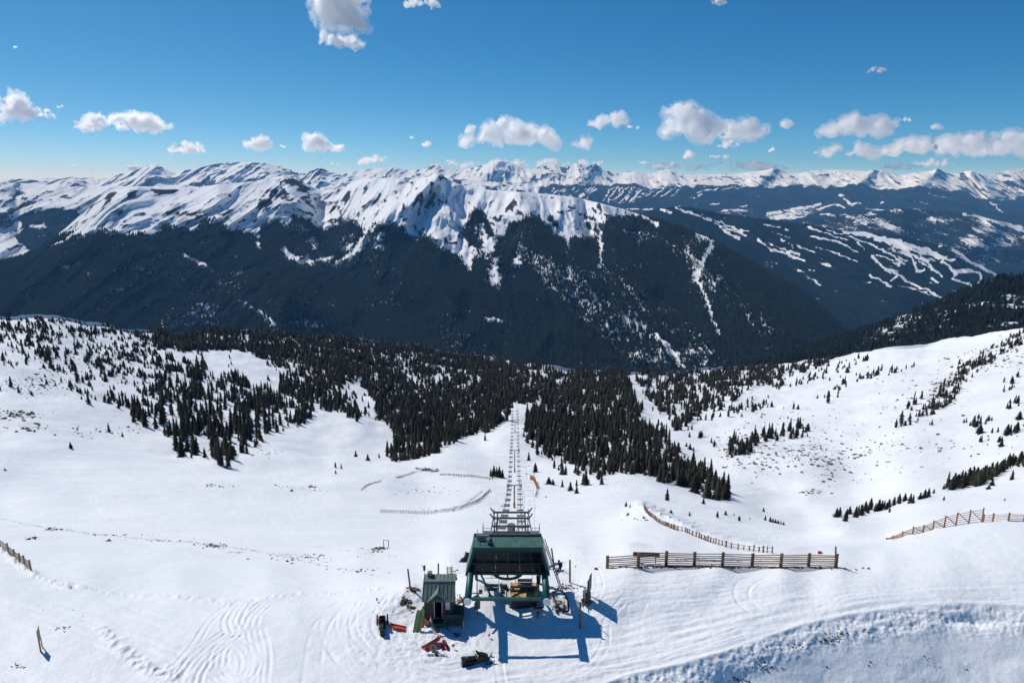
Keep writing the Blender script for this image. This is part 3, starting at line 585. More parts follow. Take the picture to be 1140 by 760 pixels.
layer('ski_run_ridge', C_M2, 420, lambda px, py, cr: pls(px, [(500,9800),(740,9200),(900,8600),(1060,8000),(1400,7500)])*np.exp(-np.clip((py-cr)/(420-cr), 0, 1)*.62), [([(740,231),(790,262),(870,320),(930,370)], -.03, 12, 30), ([(900,250),(940,290),(1000,340)], -.03, 12, 26), ([(800,240),(860,285),(910,340)], .02, 10, 20)], .07, 900, mask_M2, M_HILL, edge=130, step=1.2, rows=170, x0=560, seed=51, kc=.3)

# --- wooded slope beyond the right-hand gully
C_R2 = [(560,440),(700,425),(780,414),(820,408),(850,401),(880,391),(915,381),(940,372),(970,363),(1000,352),(1030,341),(1060,328),(1085,318),(1100,311),(1120,308),(1140,307),(1180,300),(1260,290),(1400,285)]
def mask_R2(px, py, cr, P):
    k = py-pls(px, CREST_N); s = -.02+.35*fbm(px/30, py/9, 3, 24)+.0*k
    s = np.where((k > -40) & (k < -4) & (px > 900), s+.20*sstep(900, 1000, px)*fbm(px/22, py/7, 3, 25)*1.6, s)
    return np.clip(s, 0, .62), np.full(px.shape, .05)
layer('wooded_slope', C_R2, 450, lambda px, py, cr: pls(px, [(560,1500),(850,1700),(1140,1650),(1400,1400)])*np.exp(-np.clip((py-cr)/(450-cr), 0, 1)*.5), [([(1120,308),(1060,350),(980,390)], -.02, 20, 30)], .03, 260, mask_R2, mountain_material('slope_floor', sp=10, rockn=80, forest=(.012, .018, .016)), edge=40, step=1.6, rows=110, x0=560, seed=61, kc=.25)

layer('horizon_hills', [(-260,198),(0,199.5),(120,198),(200,199),(420,197.5),(600,198.5),(800,197),(1000,198),(1400,197.5)], 215, lambda px, py, cr: 42000*np.exp(-np.clip((py-cr)/17, 0, 1)*.25), [], .03, 2500, mask_H, M_FAR, step=2.5, rows=24, seed=81, kc=.35, edge=900)
# valley floor out to the horizon; far part whitened to bounce light onto the clouds
me = np_mesh('valley_floor', [(-90000, -3000, -1250), (90000, -3000, -1250), (90000, 24000, -1250), (-90000, 24000, -1250), (90000, 30000, -1250), (-90000, 30000, -1250), (90000, 150000, -1250), (-90000, 150000, -1250)], [(0, 1, 2, 3), (3, 2, 4, 5), (5, 4, 6, 7)])
attr(me, 'snow', [.1]*4+[1.0]*4); attr(me, 'rock', [0]*8); o = link('valley_floor', me, None, M_HILL); o['kind'] = 'structure'
# ================================================================== TREES
def tree_mat(name, a, b):
    m = NT(name); oi = m.t.nodes.new('ShaderNodeObjectInfo')
    f = m.math('ADD', m.math('MULTIPLY', m.noise(.13, 3), .9), m.math('MULTIPLY', m.attr('tone'), .7)); f = m.math('ADD', f, m.math('MULTIPLY', oi.outputs['Random'], .25))
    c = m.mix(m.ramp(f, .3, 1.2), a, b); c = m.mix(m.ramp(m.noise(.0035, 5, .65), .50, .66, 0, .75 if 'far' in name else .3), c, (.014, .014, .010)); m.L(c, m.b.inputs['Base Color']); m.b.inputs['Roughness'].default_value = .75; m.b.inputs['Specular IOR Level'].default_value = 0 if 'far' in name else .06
    return m.m
M_NEEDLE = tree_mat('spruce_needles', (.012, .018, .014), (.050, .046, .032)); M_BARK = mat('bark', (.10, .075, .055), .9)
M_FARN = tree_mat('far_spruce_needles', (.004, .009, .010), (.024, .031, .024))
def conifer(tiers, npt, seed, trunk=True, slim=.2, bare=.06):
    """unit-height conifer: drooping ragged whorls; returns crown (V,T) and trunk MB"""
    r = random.Random(seed); V = []; T = []
    for i in range(tiers):
        a = i/tiers; z = bare+(1-bare)*(a**.92); top = min(1.0, z+(1-bare)/tiers*1.9*(1-.25*a)); rad = slim*(1-a)**.85*(1+.25*r.uniform(-1, 1))+.012
        c = len(V); V.append((r.uniform(-.01, .01), r.uniform(-.01, .01), top)); off = r.uniform(0, 6.28)
        for k in range(npt):
            an = off+2*PI*k/npt+r.uniform(-.15, .15); q = rad*(1.15 if k % 2 else .55)*r.uniform(.75, 1.25)
            V.append((math.cos(an)*q, math.sin(an)*q, z-(.03 if k % 2 else -.01)*r.uniform(.5, 1.5)))
        for k in range(npt): T.append((c, c+1+k, c+1+(k+1) % npt))
    V.append((0, 0, 1.0+.02)); return np.array(V[:-1]), np.array(T)
HERO = []
for k in range(8):
    V, T = conifer(14+k % 3, 14, 100+k, slim=(.17, .2, .15, .22, .18, .13, .21, .24)[k]); HERO.append((V, T))
MIDT = [conifer(7, 8, 200+k, slim=.18+.03*(k % 3)) for k in range(5)]
LOWT = [conifer(3, 6, 300+k, slim=.19+.03*(k % 3), bare=0) for k in range(5)]
TINY = [(np.array([(0, 0, 1), (.24, 0, 0), (-.12, .2, 0), (-.12, -.2, 0)]), np.array([(0, 1, 2), (0, 2, 3), (0, 3, 1)]))]
def merged(name, models, pos, hgt, wid, mat_, seed=1, label=None):
    r = np.random.default_rng(seed); VV = []; TT = []; tone = []; n = 0; pick = r.integers(0, len(models), len(pos))
    for k, (V, T) in enumerate(models):
        I = np.nonzero(pick == k)[0]
        if not len(I): continue
        an = r.uniform(0, 2*PI, len(I)); c, s = np.cos(an), np.sin(an); h = hgt[I]; w_ = (h*wid[I])
        x = V[None, :, 0]*w_[:, None]; y = V[None, :, 1]*w_[:, None]; X = x*c[:, None]-y*s[:, None]+pos[I, 0:1]; Y = x*s[:, None]+y*c[:, None]+pos[I, 1:2]
        Z_ = V[None, :, 2]*h[:, None]+pos[I, 2:3]-h[:, None]*.02; VV.append(np.stack([X, Y, Z_], -1).reshape(-1, 3)); nv = len(V)
        TT.append((T[None]+(np.arange(len(I))*nv)[:, None, None]+n).reshape(-1, 3)); n += nv*len(I); tone.append(np.repeat(r.random(len(I)), nv))
    if not VV: return None
    me = np_mesh(name, np.concatenate(VV), None, False, np.concatenate(TT)); attr(me, 'tone', np.concatenate(tone)); o = link(name, me, None, mat_); o['kind'] = 'stuff'
    if label: o['label'] = label
    return o
def scatter(P, prob, dens, r):
    """poisson points over a lattice surface: prob at vertices, dens per m2"""
    a = P[:-1, :-1]; b = P[:-1, 1:]; c = P[1:, :-1]
    ar = np.abs((b-a)[..., 0]*(c-a)[..., 1]-(b-a)[..., 1]*(c-a)[..., 0]); lam = ar*dens*prob[:-1, :-1]
    n = r.poisson(np.minimum(lam, 60)); I, J = np.nonzero(n); rep = n[I, J]; I = np.repeat(I, rep); J = np.repeat(J, rep); u = r.random(len(I))[:, None]; v = r.random(len(I))[:, None]
    A, B, C_, D_ = P[I, J], P[I, J+1], P[I+1, J], P[I+1, J+1]; pos = (A*(1-u)+B*u)*(1-v)+(C_*(1-u)+D_*u)*v
    return pos, I, J
# ---- density on the near ground
qx = npx+(fbm(npx/16, npy/9, 4, 401)-.5)*16; qy = npy+(fbm(npx/16, npy/9, 4, 402)-.5)*8; cn = fbm(npx/9, npy/4.5, 4, 403)
crN = pls(npx, CREST_N); W = np.zeros(npx.shape)
FOREST_L = [(120,350),(210,340),(660,340),(660,418),(640,428),(610,448),(598,458),(575,462),(560,474),(545,480),(520,490),(500,498),(470,508),(447,514),(430,516),(427,502),(441,486),(430,478),(408,478),(392,474),(386,460),(372,456),(350,450),(335,448),(322,440),(312,428),(318,416),(300,406),(274,393),(240,391),(210,391),(180,386),(150,376)]
GAP1 = [(380,430),(398,424),(412,440),(420,462),(432,478),(424,486),(398,480),(400,462),(388,448)]
FOREST_R = [(584,462),(596,452),(612,440),(640,424),(700,405),(704,428),(704,446),(718,470),(738,492),(764,508),(790,530),(812,552),(808,558),(786,556),(760,546),(742,542),(726,536),(700,532),(688,526),(672,532),(660,526),(640,516),(620,512),(604,508),(590,496),(582,486)]
STRIP_R = [(706,405),(840,398),(900,396),(955,390),(925,402),(895,414),(872,428),(850,430),(828,436),(818,446),(800,452),(780,464),(764,474),(752,480),(742,470),(726,450),(716,432),(708,424)]
SCAT_L = [(-180,345),(0,345),(110,352),(190,385),(235,398),(300,412),(330,440),(348,460),(345,480),(330,478),(300,492),(268,512),(258,522),(232,518),(200,506),(180,488),(150,462),(120,448),(90,440),(40,400),(0,396),(-180,400)]
W = np.where(in_poly(qx, qy, SCAT_L), .16+.55*sstep(.42, .66, cn), W)
W = np.where(in_poly(qx, qy, [(192,480),(215,466),(262,450),(300,440),(318,470),(298,492),(268,510),(258,522),(230,518),(205,508)]), .55+.6*sstep(.35, .6, cn), W)
W = np.where(in_poly(qx, qy, [(165,391),(240,393),(274,396),(312,414),(312,438),(290,430),(262,420),(225,408)]), .015, W)
W = np.where(in_poly(qx, qy, FOREST_L), 1.3, W); W = np.where(in_poly(qx, qy, GAP1), .08, W)
W = np.where(in_poly(qx, qy, [(300,404),(330,400),(370,425),(392,452),(372,462),(345,452),(318,440)]), .35+.9*sstep(.42, .6, cn), W)
W = np.where(in_poly(qx, qy, [(432,396),(470,398),(520,412),(540,430),(500,432),(460,428),(438,412)]), .3+1.0*sstep(.40, .6, cn), W)
W = np.where(in_poly(qx, qy, [(560,404),(640,412),(640,424),(600,436),(560,420)]), .35+.8*sstep(.4, .6, cn), W)
W = np.where(in_poly(qx, qy, [(596,440),(640,418),(680,415),(690,430),(640,446),(600,455)]), .5+.8*sstep(.4, .6, cn), W)
W = np.where(in_poly(qx, qy, FOREST_R), 1.25, W); W = np.where(in_poly(qx, qy, STRIP_R), .22+.9*sstep(.38, .58, cn), W)
W = np.where(in_poly(qx, qy, [(600,506),(625,512),(660,524),(680,530),(668,545),(650,548),(632,535),(610,522)]), .25, W)
W = np.where(in_poly(npx, npy, [(538,470),(600,452),(606,446),(560,455)]) & (npx > 0), .25*W, W)
W = np.where((np.abs(npx-(573+(470-npy)*.12)) < 5+(470-npy)*-.02) & (npy > 448) & (npy < 640), 0, W)
W = np.where(in_poly(npx, npy, [(566,472),(566,462),(580,450),(600,446),(604,450),(588,458),(580,470)]), 0, W)
W = np.where(in_poly(qx, qy, [(706,428),(716,428),(722,450),(734,470),(748,482),(742,486),(726,472),(712,452)]), .05, W)
def wst(pts, w_, v):
    D_, _ = seg_dist(qx, qy, pts); W[:] = np.maximum(W, v*sstep(w_, w_*.4, D_))
wst([(1024,466),(1045,446),(1060,430),(1078,414)], 10, .94); wst([(1080,412),(1112,390),(1145,370),(1200,350)], 9, .94); wst([(1140,372),(1260,340)], 8, .6); wst([(1060,546),(1090,536),(1120,522),(1145,512),(1250,470)], 5.5, 5.0); wst([(1080,472),(1110,482),(1142,490)], 11, .34); wst([(1128,450),(1142,456)], 8, .5); wst([(1056,540),(1070,548)], 4, .9)
wst([(800,455),(770,470)], 12, .12); wst([(840,500),(815,500)], 7, .3); wst([(840,490),(870,482),(900,478)], 5, .5); wst([(850,470),(900,452),(930,440)], 10, .05); wst([(770,480),(800,490)], 14, .05); wst([(762,571),(790,574),(833,581)], 2, 1.0); wst([(870,430),(920,415),(960,405)], 10, .12)
wst([(1000,475),(1060,462),(1138,450)], 10, .04); wst([(1090,500),(1140,482)], 9, .12); wst([(930,430),(1010,412)], 9, .10); wst([(1010,452),(1030,446)], 6, .3); wst([(810,462),(850,448)], 9, .16); wst([(1115,430),(1140,420)], 7, .25); wst([(1070,542),(1110,528),(1145,514)], 4, 1.6); wst([(30,400),(70,432),(100,450)], 8, .08); wst([(0,430),(40,440)], 7, .2); wst([(0,385),(60,395)], 8, .4); wst([(100,430),(150,466)], 6, .06); wst([(0,404),(30,410)], 5, .3)
W[npy > 620] = 0; W[crN > npy+1] = 0
r_ = np.random.default_rng(5); cl = fbm(NP[..., 0]/7., NP[..., 1]/7., 2, 405); W = np.where(W < .95, W*sstep(.38, .62, cn*.35+cl*.65)*2.3, W*(.55+.9*cl)*(.5+.5*sstep(.34, .46, fbm(npx/13, npy/5.5, 4, 407)))); Pt, I_, J_ = scatter(NP, W, 1/19., r_)
tx, ty, td = npx[I_, J_], npy[I_, J_], nd[I_, J_]
hh = (3.6+8.6*r_.random(len(Pt))**.8)*np.clip(.95+.2*r_.standard_normal(len(Pt)), .5, 1.4)
lw = W[I_, J_]; hh *= np.where(lw < .3, .75, 1.0); hh *= np.where((tx < 170) & (ty < 450), .55, 1.0); hh *= np.where((tx > 1020), .55, 1.0); hh *= np.where((tx > 750) & (tx < 850) & (ty > 562), .25, 1)
hh *= np.where((tx > 540) & (tx < 830) & (ty > 500), .82, 1); hh *= .88
ww = np.clip(1.75-.085*hh, .8, 1.7)*(.68+.45*r_.random(len(Pt)))
# ---- trees placed one by one: (px, py, height in px, width factor)
EXP = []
def E(px, py, hp, wd, label, group=None): EXP.append((px, py, hp, wd, label, group))
E(588.6,510.5,10,1.1,'small spruce alone on the snow just right of the chairlift'); E(596,522.5,11.5,1.5,'bushy spruce on open snow, nearer of two right of the chairlift'); E(540,491,8.5,1.1,'lone small spruce on the snow rib left of the far chairlift tower')
E(611,538,9,1.8,'low wide spruce bush right of the orange snow fence'); E(615.5,539,7,1.8,'stubby spruce bush touching the wide one right of the orange fence'); E(626,541,9,1.4,'small rounded spruce between the bush and the row below the forest'); E(635,546,11,1.3,'spruce at the foot of the snow slope below the right-hand forest'); E(642,548.5,9,1.2,'small pointed spruce at the downhill end of the loose row')
for k, (a, b, c) in enumerate(((546.5,527,9),(550,526.5,13),(553,527,12),(556,527.3,13),(559.5,527.3,10),(548,527.6,8))): E(a, b, c, 1.15, 'dark slender spruce in the tight clump left of the chairlift', 'spruce clump left of the chairlift')
E(396,505.5,8,1.1,'small spruce in the bowl, left of the three dots below the forest'); E(409.5,511,8,1.3,'spruce in the bowl, lowest of the three below the forest'); E(422,506.5,6,1.1,'tiny spruce in the bowl, nearest the forest corner'); E(373.5,521,7,1.1,'left one of a pair of tiny spruces on the bowl floor'); E(380,522,6.5,1.1,'right one of a pair of tiny spruces on the bowl floor'); E(374,530,5,1,'tiny spruce just downhill of the pair on the bowl floor')
E(78.5,496,8,1.5,'dark bushy spruce alone on the left snowfield'); E(121,478,11,1.2,'tall spruce alone at the lower edge of the left slope trees'); E(136,483,6,1.0,'short spruce beside the tall one at the lower left tree edge'); E(5,520.5,3,2.2,'low dark bush at the far left edge of the snowfield'); E(265,415,4.5,1.2,'tiny lone spruce in the snowy clearing above the left trees'); E(86,477,3.5,1.6,'low scrubby spruce above the lone bush on the left snowfield')
E(742.5,558,14.5,1.3,'broad spruce below the forest tip right of the gully fence'); E(747,569.5,5,1.6,'tiny round spruce just below the broad one'); E(697,564,6.5,1.4,'left one of two tiny spruces above the picket fence'); E(701.5,564.8,5,1.4,'right one of two tiny spruces above the picket fence'); E(783,562,8,1.2,'small spruce below the lowest forest trees by the gully'); E(850,569,5.5,1.2,'tiny spruce alone on the gully floor'); E(851.5,582,6.5,1.3,'spruce at the left end of the small row on the gully floor')
for k in range(6): E(857+k*3, 583.5+k*.6, 6.5-.4*k, 1.5, 'small spruce in the short row on the gully floor', 'short spruce row on the gully floor')
rr = random.Random(4)
for k in range(20):
    a = 932+k*3.7; E(a+rr.uniform(-2, 2), 580-(a-932)*.28+rr.uniform(-3, 4), rr.uniform(9, 15), 1.3, 'dark spruce in the thicket left of the large braced snow fence', 'thicket left of the braced snow fence')
for a, b, c in ((1007,559,10),(1013,561,12),(1016,562,11),(1024,557,9),(1029,556,11),(1033,555,11),(1039,552,6)): E(a, b, c, 1.3, 'spruce in the small group between thicket and hillside bushes', 'small spruce group above the braced fence')
E(990,572,7,1.3,'short spruce at the lower right tip of the thicket'); E(1050,548,6,1.2,'upper one of two tiny spruces above the braced fence'); E(1050.5,558,5.5,1.3,'lower one of two tiny spruces above the braced fence'); E(1126,536,12,1.3,'pointed spruce below the dark hillside band at right'); E(1104,543,8,1.8,'leaning wide spruce below the dark hillside band at right'); E(1100,549,5,2.4,'low bush patch at the foot of the wide hillside spruce'); E(1118,559,3.5,1.4,'tiny dark bush right above the braced fence')
for a, b, c in ((819,504,10),(823,502,14),(827,503,15),(831,500,14),(835,498,11),(815,506,6),(841,497,8),(853,490,9),(865,489,9),(880,487,10),(886,486,9),(893,485,7),(899,484,5)): E(a, b, c, 1.35, 'spruce in the broken row across the right-hand basin', 'broken spruce row in the basin')
for a, b, c in ((764,499,5),(768,501,7),(772,502,5),(779,485,9),(784,553,7)): E(a, b, c, 1.4, 'scattered small spruce on the basin floor by the forest', 'scattered basin spruces')
for a, b, c in ((1090,486,11),(1120,490,13),(1130,487,12),(1114,500,8),(1134,470,10),(1142,480,12),(1100,470,7)): E(a, b, c, 1.7, 'scrubby spruce on the steep snow at the right edge', 'scrubby spruces on the right slope')
# ---- individuals: all explicit trees plus the biggest scattered ones
px_h = hh*760/np.maximum(td, 1); order = np.argsort(-px_h*((tx > -2) & (tx < 1142))); nI = 300-len(EXP)-2; ind = order[:nI]; rest = np.ones(len(Pt), bool); rest[ind] = False
crown_me = []; trunk_me = []
for k, (V, T) in enumerate(HERO):
    me = np_mesh('crown', V, None, False, T); attr(me, 'tone', np.full(len(V), (k*.37) % 1)); me.materials.append(M_NEEDLE); crown_me.append(me)
    b = MB(); b.tube([(0, 0, -.05), (0, 0, .55)], .018, 6, .008); to = b.build('trunk', M_BARK); trunk_me.append(to.data); bpy.data.objects.remove(to)
def plant(P_, h, wd, label, group, k):
    o = empty('spruce_tree', P_, rr.uniform(0, 6.28), label, 'tree', group); s = (h*wd, h*wd, h)
    for nm, me in (('crown', crown_me[k]), ('trunk', trunk_me[k])):
        c_ = bpy.data.objects.new(nm, me); COL.objects.link(c_); c_.parent = o
    o.scale = s; return o
for n_, (px_, py_, hp, wd, lb, gr) in enumerate(EXP):
    g_ = G(px_, py_); d_ = project(g_)[2]; plant(g_-Vector((0, 0, .15)), hp*d_/760/.93, wd, lb, gr, n_ % 8)
ZT = [(lambda x, y: x < 345 and y > 440, 'dark spruce among the scattered trees of the left-hand slope', 'trees on the left slope'), (lambda x, y: x < 345, 'dark spruce on the upper part of the left-hand slope', 'trees on the upper left slope'), (lambda x, y: x < 575, 'tall dark spruce at the near edge of the central forest', 'near edge of the central forest'),
      (lambda x, y: x < 700, 'dark spruce in the dense stand close beside the chairlift', 'dense stand beside the chairlift'), (lambda x, y: x < 830 and y > 500, 'dark spruce in the tip of the stand beside the gully', 'tip of the stand beside the gully'), (lambda x, y: x < 960, 'dark spruce in the thin belt across the right-hand basin', 'thin belt across the basin'), (lambda x, y: True, 'low dark spruce in the band slanting up the right-hand slope', 'slanting band on the right slope')]
for i in ind:
    z_ = next(z for z in ZT if z[0](tx[i], ty[i])); plant(Vector(Pt[i])-Vector((0, 0, .2)), hh[i], ww[i], z_[1], z_[2], int(i) % 8)
mid = rest & (td < 600); far = rest & ~mid
print('TREES near', len(Pt), 'mid', mid.sum(), 'far', far.sum())
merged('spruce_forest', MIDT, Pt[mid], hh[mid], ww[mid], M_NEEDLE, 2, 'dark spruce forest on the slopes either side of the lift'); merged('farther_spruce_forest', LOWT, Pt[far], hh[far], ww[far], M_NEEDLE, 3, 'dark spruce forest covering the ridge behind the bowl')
# ---- forest on the mountains
def far_forest(lname, name, dens, h0, h1, wd, seed, thr=.5, models=TINY, near_h=None, lim=None):
    px, py, P, s, r = LAY[lname]; rr_ = np.random.default_rng(seed); nz = fbm(P[..., 0]/45., P[..., 1]/45., 2, seed+9)
    pr = sstep(thr+.20, thr-.28, s+(nz-.5)*.55); pr = pr*((px > -60) & (px < 1200) & (py < pls(px, CREST_N)+14))
    if lim is not None: pr = pr*lim(px, py)
    pos, I, J = scatter(P, pr, dens, rr_); h = h0+(h1-h0)*rr_.random(len(pos)); print('FOREST', lname, len(pos))
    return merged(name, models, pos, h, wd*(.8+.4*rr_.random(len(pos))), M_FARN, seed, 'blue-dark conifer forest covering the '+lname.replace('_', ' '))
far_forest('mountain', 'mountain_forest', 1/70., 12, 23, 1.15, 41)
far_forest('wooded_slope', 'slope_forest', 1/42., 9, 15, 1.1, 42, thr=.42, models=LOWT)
# ================================================================== THE LIFT AND THE YARD
def at_z(px, py, z): return Vector([float(a) for a in unproj(px, py, depth_for_z(px, py, z))])
def at_y(px, py, y):                   # point on the photo ray in the vertical plane at ground distance y
    a, b, c = ray(px, py); d = y/b; return Vector((float(a*d), float(y), float(H+c*d)))
M_GREEN = mat('green_painted_steel', (.012, .10, .08), .42, var=.25, vscale=.8); M_ROOFG = mat('pale_green_metal_roof', (.065, .165, .13), .5, var=.2, vscale=1.5)
M_DKGREEN = mat('dark_green_trim', (.010, .05, .045), .5, var=.2); M_GLASS = mat('tinted_glass', (.006, .006, .009), .10, var=.2, spec=.25); M_GREY = mat('galvanised_steel', (.20, .22, .24), .5, .4, var=.2)
M_DGREY = mat('dark_steel', (.09, .095, .105), .5, .3, var=.3); M_BLACK = mat('black_plastic', (.014, .014, .017), .45, var=.3); M_WHITE = mat('white_paint', (.75, .77, .78), .45, var=.06); M_WOOD = mat('weathered_wood', (.20, .115, .06), .85, bump=.4, var=.35, vscale=2)
M_PLY = mat('sunlit_plywood', (.60, .35, .12), .75, bump=.3, var=.16, vscale=1.2); M_FENCE = mat('grey_brown_fence_boards', (.27, .165, .095), .9, bump=.3, var=.4, vscale=.9); M_PICK = mat('red_brown_pickets', (.30, .17, .10), .9, var=.3); M_ORANGE = mat('orange_fibreglass', (.72, .10, .03), .4, var=.15)
M_RED = mat('red_plastic', (.45, .02, .03), .4, var=.2); M_PINK = mat('fluorescent_pink', (.9, .06, .12), .5, var=.1); M_SIDING = mat('dark_grey_siding', (.055, .052, .052), .85, bump=.2, var=.25, vscale=2); M_BOARDG = mat('olive_green_plastic', (.28, .40, .14), .5, var=.25); M_TAN = mat('tan_wood_disc', (.55, .38, .20), .7, var=.2)
M_CONC = mat('concrete', (.30, .29, .28), .9, var=.2, bump=.3); M_ROCK = mat('grey_brown_rock', (.13, .11, .095), .95, var=.4, bump=.8, bscale=4, vscale=1.5); M_EARTH = mat('bare_earth', (.12, .085, .06), .95, var=.4, bump=.8, bscale=5); M_JACKET = mat('dark_jacket', (.025, .028, .035), .8, var=.2); M_PANTS = mat('brown_trousers', (.09, .07, .055), .85); M_SKIN = mat('skin', (.5, .3, .22), .6, var=.05)
M_NET = mat('grey_fence_netting', (.24, .22, .24), .8, var=.3, vscale=.6); M_BLIND = mat('pale_lilac_blind', (.62, .58, .66), .6, var=.1); M_OFENCE = mat('faded_orange_netting', (.60, .25, .14), .8, var=.2)
M_PAD = mat('orange_brown_pad', (.38, .15, .06), .8); M_CHAIR = mat('worn_grey_chair_padding', (.20, .19, .19), .7, var=.3)

# ---- terminal
tZ = 4.2; eL = at_z(520.5, 668.7, tZ); eR = at_z(609, 668.7, tZ); TX = (eL.x+eR.x)/2; HW = (eR.x-eL.x)/2; yE = eL.y
bL = at_z(519, 638, tZ); bR = at_z(611, 638, tZ); yB = bL.y; HB = (bR.x-bL.x)/2
top = at_y(527, 609, yB+.35); zT = top.z; HT = TX-top.x; g0 = G(565, 672).z
term = empty('chairlift_terminal', (TX, yB, g0), 0, 'green steel chairlift terminal with dark glazed hood and two long white-capped tubes', 'lift station')
def Lc(x, y, z): return Vector((x, y-yB, z-g0))
def hx(z): return HB+(HT-HB)*(z-tZ)/(zT-tZ)
prof = [(yB, tZ), (yB+.35, zT), (yB+2.2, zT+.28), (yB+2.9, zT-.25)]
b = MB()                               # roof skin as a closed shell: upper surfaces
for (y0, z0), (y1, z1) in zip(prof[1:], prof[2:]):
    a0, a1 = hx(z0)+.12, hx(z1)+.12; t = .10
    V = [Lc(-a0, y0, z0), Lc(a0, y0, z0), Lc(a1, y1, z1), Lc(-a1, y1, z1), Lc(-a0, y0, z0-t), Lc(a0, y0, z0-t), Lc(a1, y1, z1-t), Lc(-a1, y1, z1-t)]
    b.add(V, [(0, 1, 2, 3), (7, 6, 5, 4), (0, 4, 5, 1), (1, 5, 6, 2), (2, 6, 7, 3), (3, 7, 4, 0)])
n = 22
for i in range(n+1):                   # standing seams
    f = -1+2*i/n
    for (y0, z0), (y1, z1) in zip(prof[1:2], prof[2:3]): b.bar(Lc(f*hx(z0), y0, z0+.02), Lc(f*hx(z1), y1, z1+.005), .03, .03)
roof = b.build('roof', M_ROOFG, term)
b = MB(); a = hx(zT)+.12; b.box(-a, .35-.06, zT-g0-.52, a, .35+.06, zT-g0-.012); b.build('fascia', M_DKGREEN, term)
b = MB(); zr = zT+.28-g0; b.box(-HT-.05, 2.1, zr-.02, HT+.05, 2.4, zr+.16); b.build('ridge_beam', M_DGREY, roof)
b = MB(); x0, x1 = -HT+.28, -HT+1.55; b.tube([(x0, .95, zr+.2), (x1, .95, zr+.2), (x1, 1.5, zr+.35), (x0, 1.5, zr+.35), (x0, .95, zr+.2)], .035, 6); b.box(x0, 1.45, zr+.05, x1, 1.95, zr+.3); b.tube([(x0+.1, 1.7, zr), (x0+.1, 1.7, zr+1.0)], .03, 6); b.box(x1-.25, .8, zr-.02, x1+.1, 1.2, zr+.35); b.build('roof_hatch', M_GREY, roof)
# the front glazing: six panes across, two rows; the lower row slightly further out
zs = [tZ+.12, tZ+1.05, zT-.5]
for r_i in range(2):
    z0, z1 = zs[r_i]+.04, zs[r_i+1]-.04
    for k in range(6):
        f0, f1 = -1+2*k/6, -1+2*(k+1)/6; y0 = .12*(z0-tZ); y1 = .12*(z1-tZ); w0, w1 = hx(z0)-.22, hx(z1)-.22
        V = [(f0*w0+.04, y0+.02, z0-g0), (f1*w0-.04, y0+.02, z0-g0), (f1*w1-.04, y1+.02, z1-g0), (f0*w1+.04, y1+.02, z1-g0)]; V += [(x, y+.03, z) for x, y, z in V]
        m_ = MB(); m_.add(V, [(0, 1, 2, 3), (7, 6, 5, 4), (0, 4, 5, 1), (1, 5, 6, 2), (2, 6, 7, 3), (3, 7, 4, 0)]); m_.build('window_pane', M_GLASS, term)
b = MB()
for k in range(7):
    f = -1+2*k/6; b.bar((f*(HB-.22), .0, tZ+.1-g0), (f*(hx(zT-.5)-.22), .12*(zT-.5-tZ), zT-.5-g0), .07, .07)
for z_ in zs: b.bar((-hx(z_)+.2, .12*(z_-tZ), z_-g0), (hx(z_)-.2, .12*(z_-tZ), z_-g0), .08, .08)
b.bar((-HB, -.02, tZ-g0), (HB, -.02, tZ-g0), .18, .22); b.build('window_frame', M_DKGREEN, term)
for s_ in (-1, 1):                     # sloping side cheeks
    b = MB(); P_ = [(yB-.05, tZ-.25), (yB+.30, zT-.05), (yB+2.2, zT+.2), (yB+2.85, zT-.35), (yB+2.4, tZ-.25)]
    o_ = [Lc(s_*(hx(z)+.05), y, z) for y, z in P_]; i_ = [Lc(s_*(hx(z)-.22), y, z) for y, z in P_]; n_ = len(P_)
    b.add(o_+i_, [tuple(range(n_)), tuple(range(n_, 2*n_))[::-1]]+[(i, (i+1) % n_, n_+(i+1) % n_, n_+i) for i in range(n_)]); b.build('side_panel', M_GREEN, term)
    b = MB(); b.tube([Lc(s_*HW, yE+.06, tZ-.1), Lc(s_*HW, yB+4.6, tZ-.1)], .34, 20); tb = b.build('side_tube', M_GREEN, term, smooth=True)
    b = MB(); b.tube([Lc(s_*HW, yE-.02, tZ-.1), Lc(s_*HW, yE+.055, tZ-.1)], .37, 20); b.build('end_cap', M_WHITE, tb)
    if s_ < 0: b = MB(); b.bar(Lc(s_*(HW-.9), yB+.8, tZ-.3), Lc(s_*(1.55), yB+1.6, g0-.2), .17, .17); b.build('diagonal_leg', M_GREEN, term)
    b = MB(); b.bar(Lc(s_*(HW-.2), yB+4.2, tZ-.3), Lc(s_*(HW-.5), yB+4.2, g0-1.5), .3, .3); b.build('rear_leg', M_GREEN, term)
b = MB(); b.box(-HW+.38, yE-yB+.42, tZ-g0-.28, HW-.38, yE-yB+.68, tZ-g0-.02); b.build('crossbeam', M_GREEN, term)
b = MB(); b.box(-HW+.3, 3.9, tZ-g0-.4, HW-.3, 4.15, tZ-g0-.1); b.box(-.3, 1.2, tZ-g0+.05, .3, 4.2, tZ-g0+.3); b.build('inner_frame', M_DGREY, term)
bw = MB(); Rw = 1.75; N_ = 40; cy_ = 1.35; zc_ = tZ-g0-.42
ring = [(Rw*math.cos(2*PI*k/N_), cy_+Rw*math.sin(2*PI*k/N_), zc_) for k in range(N_)]
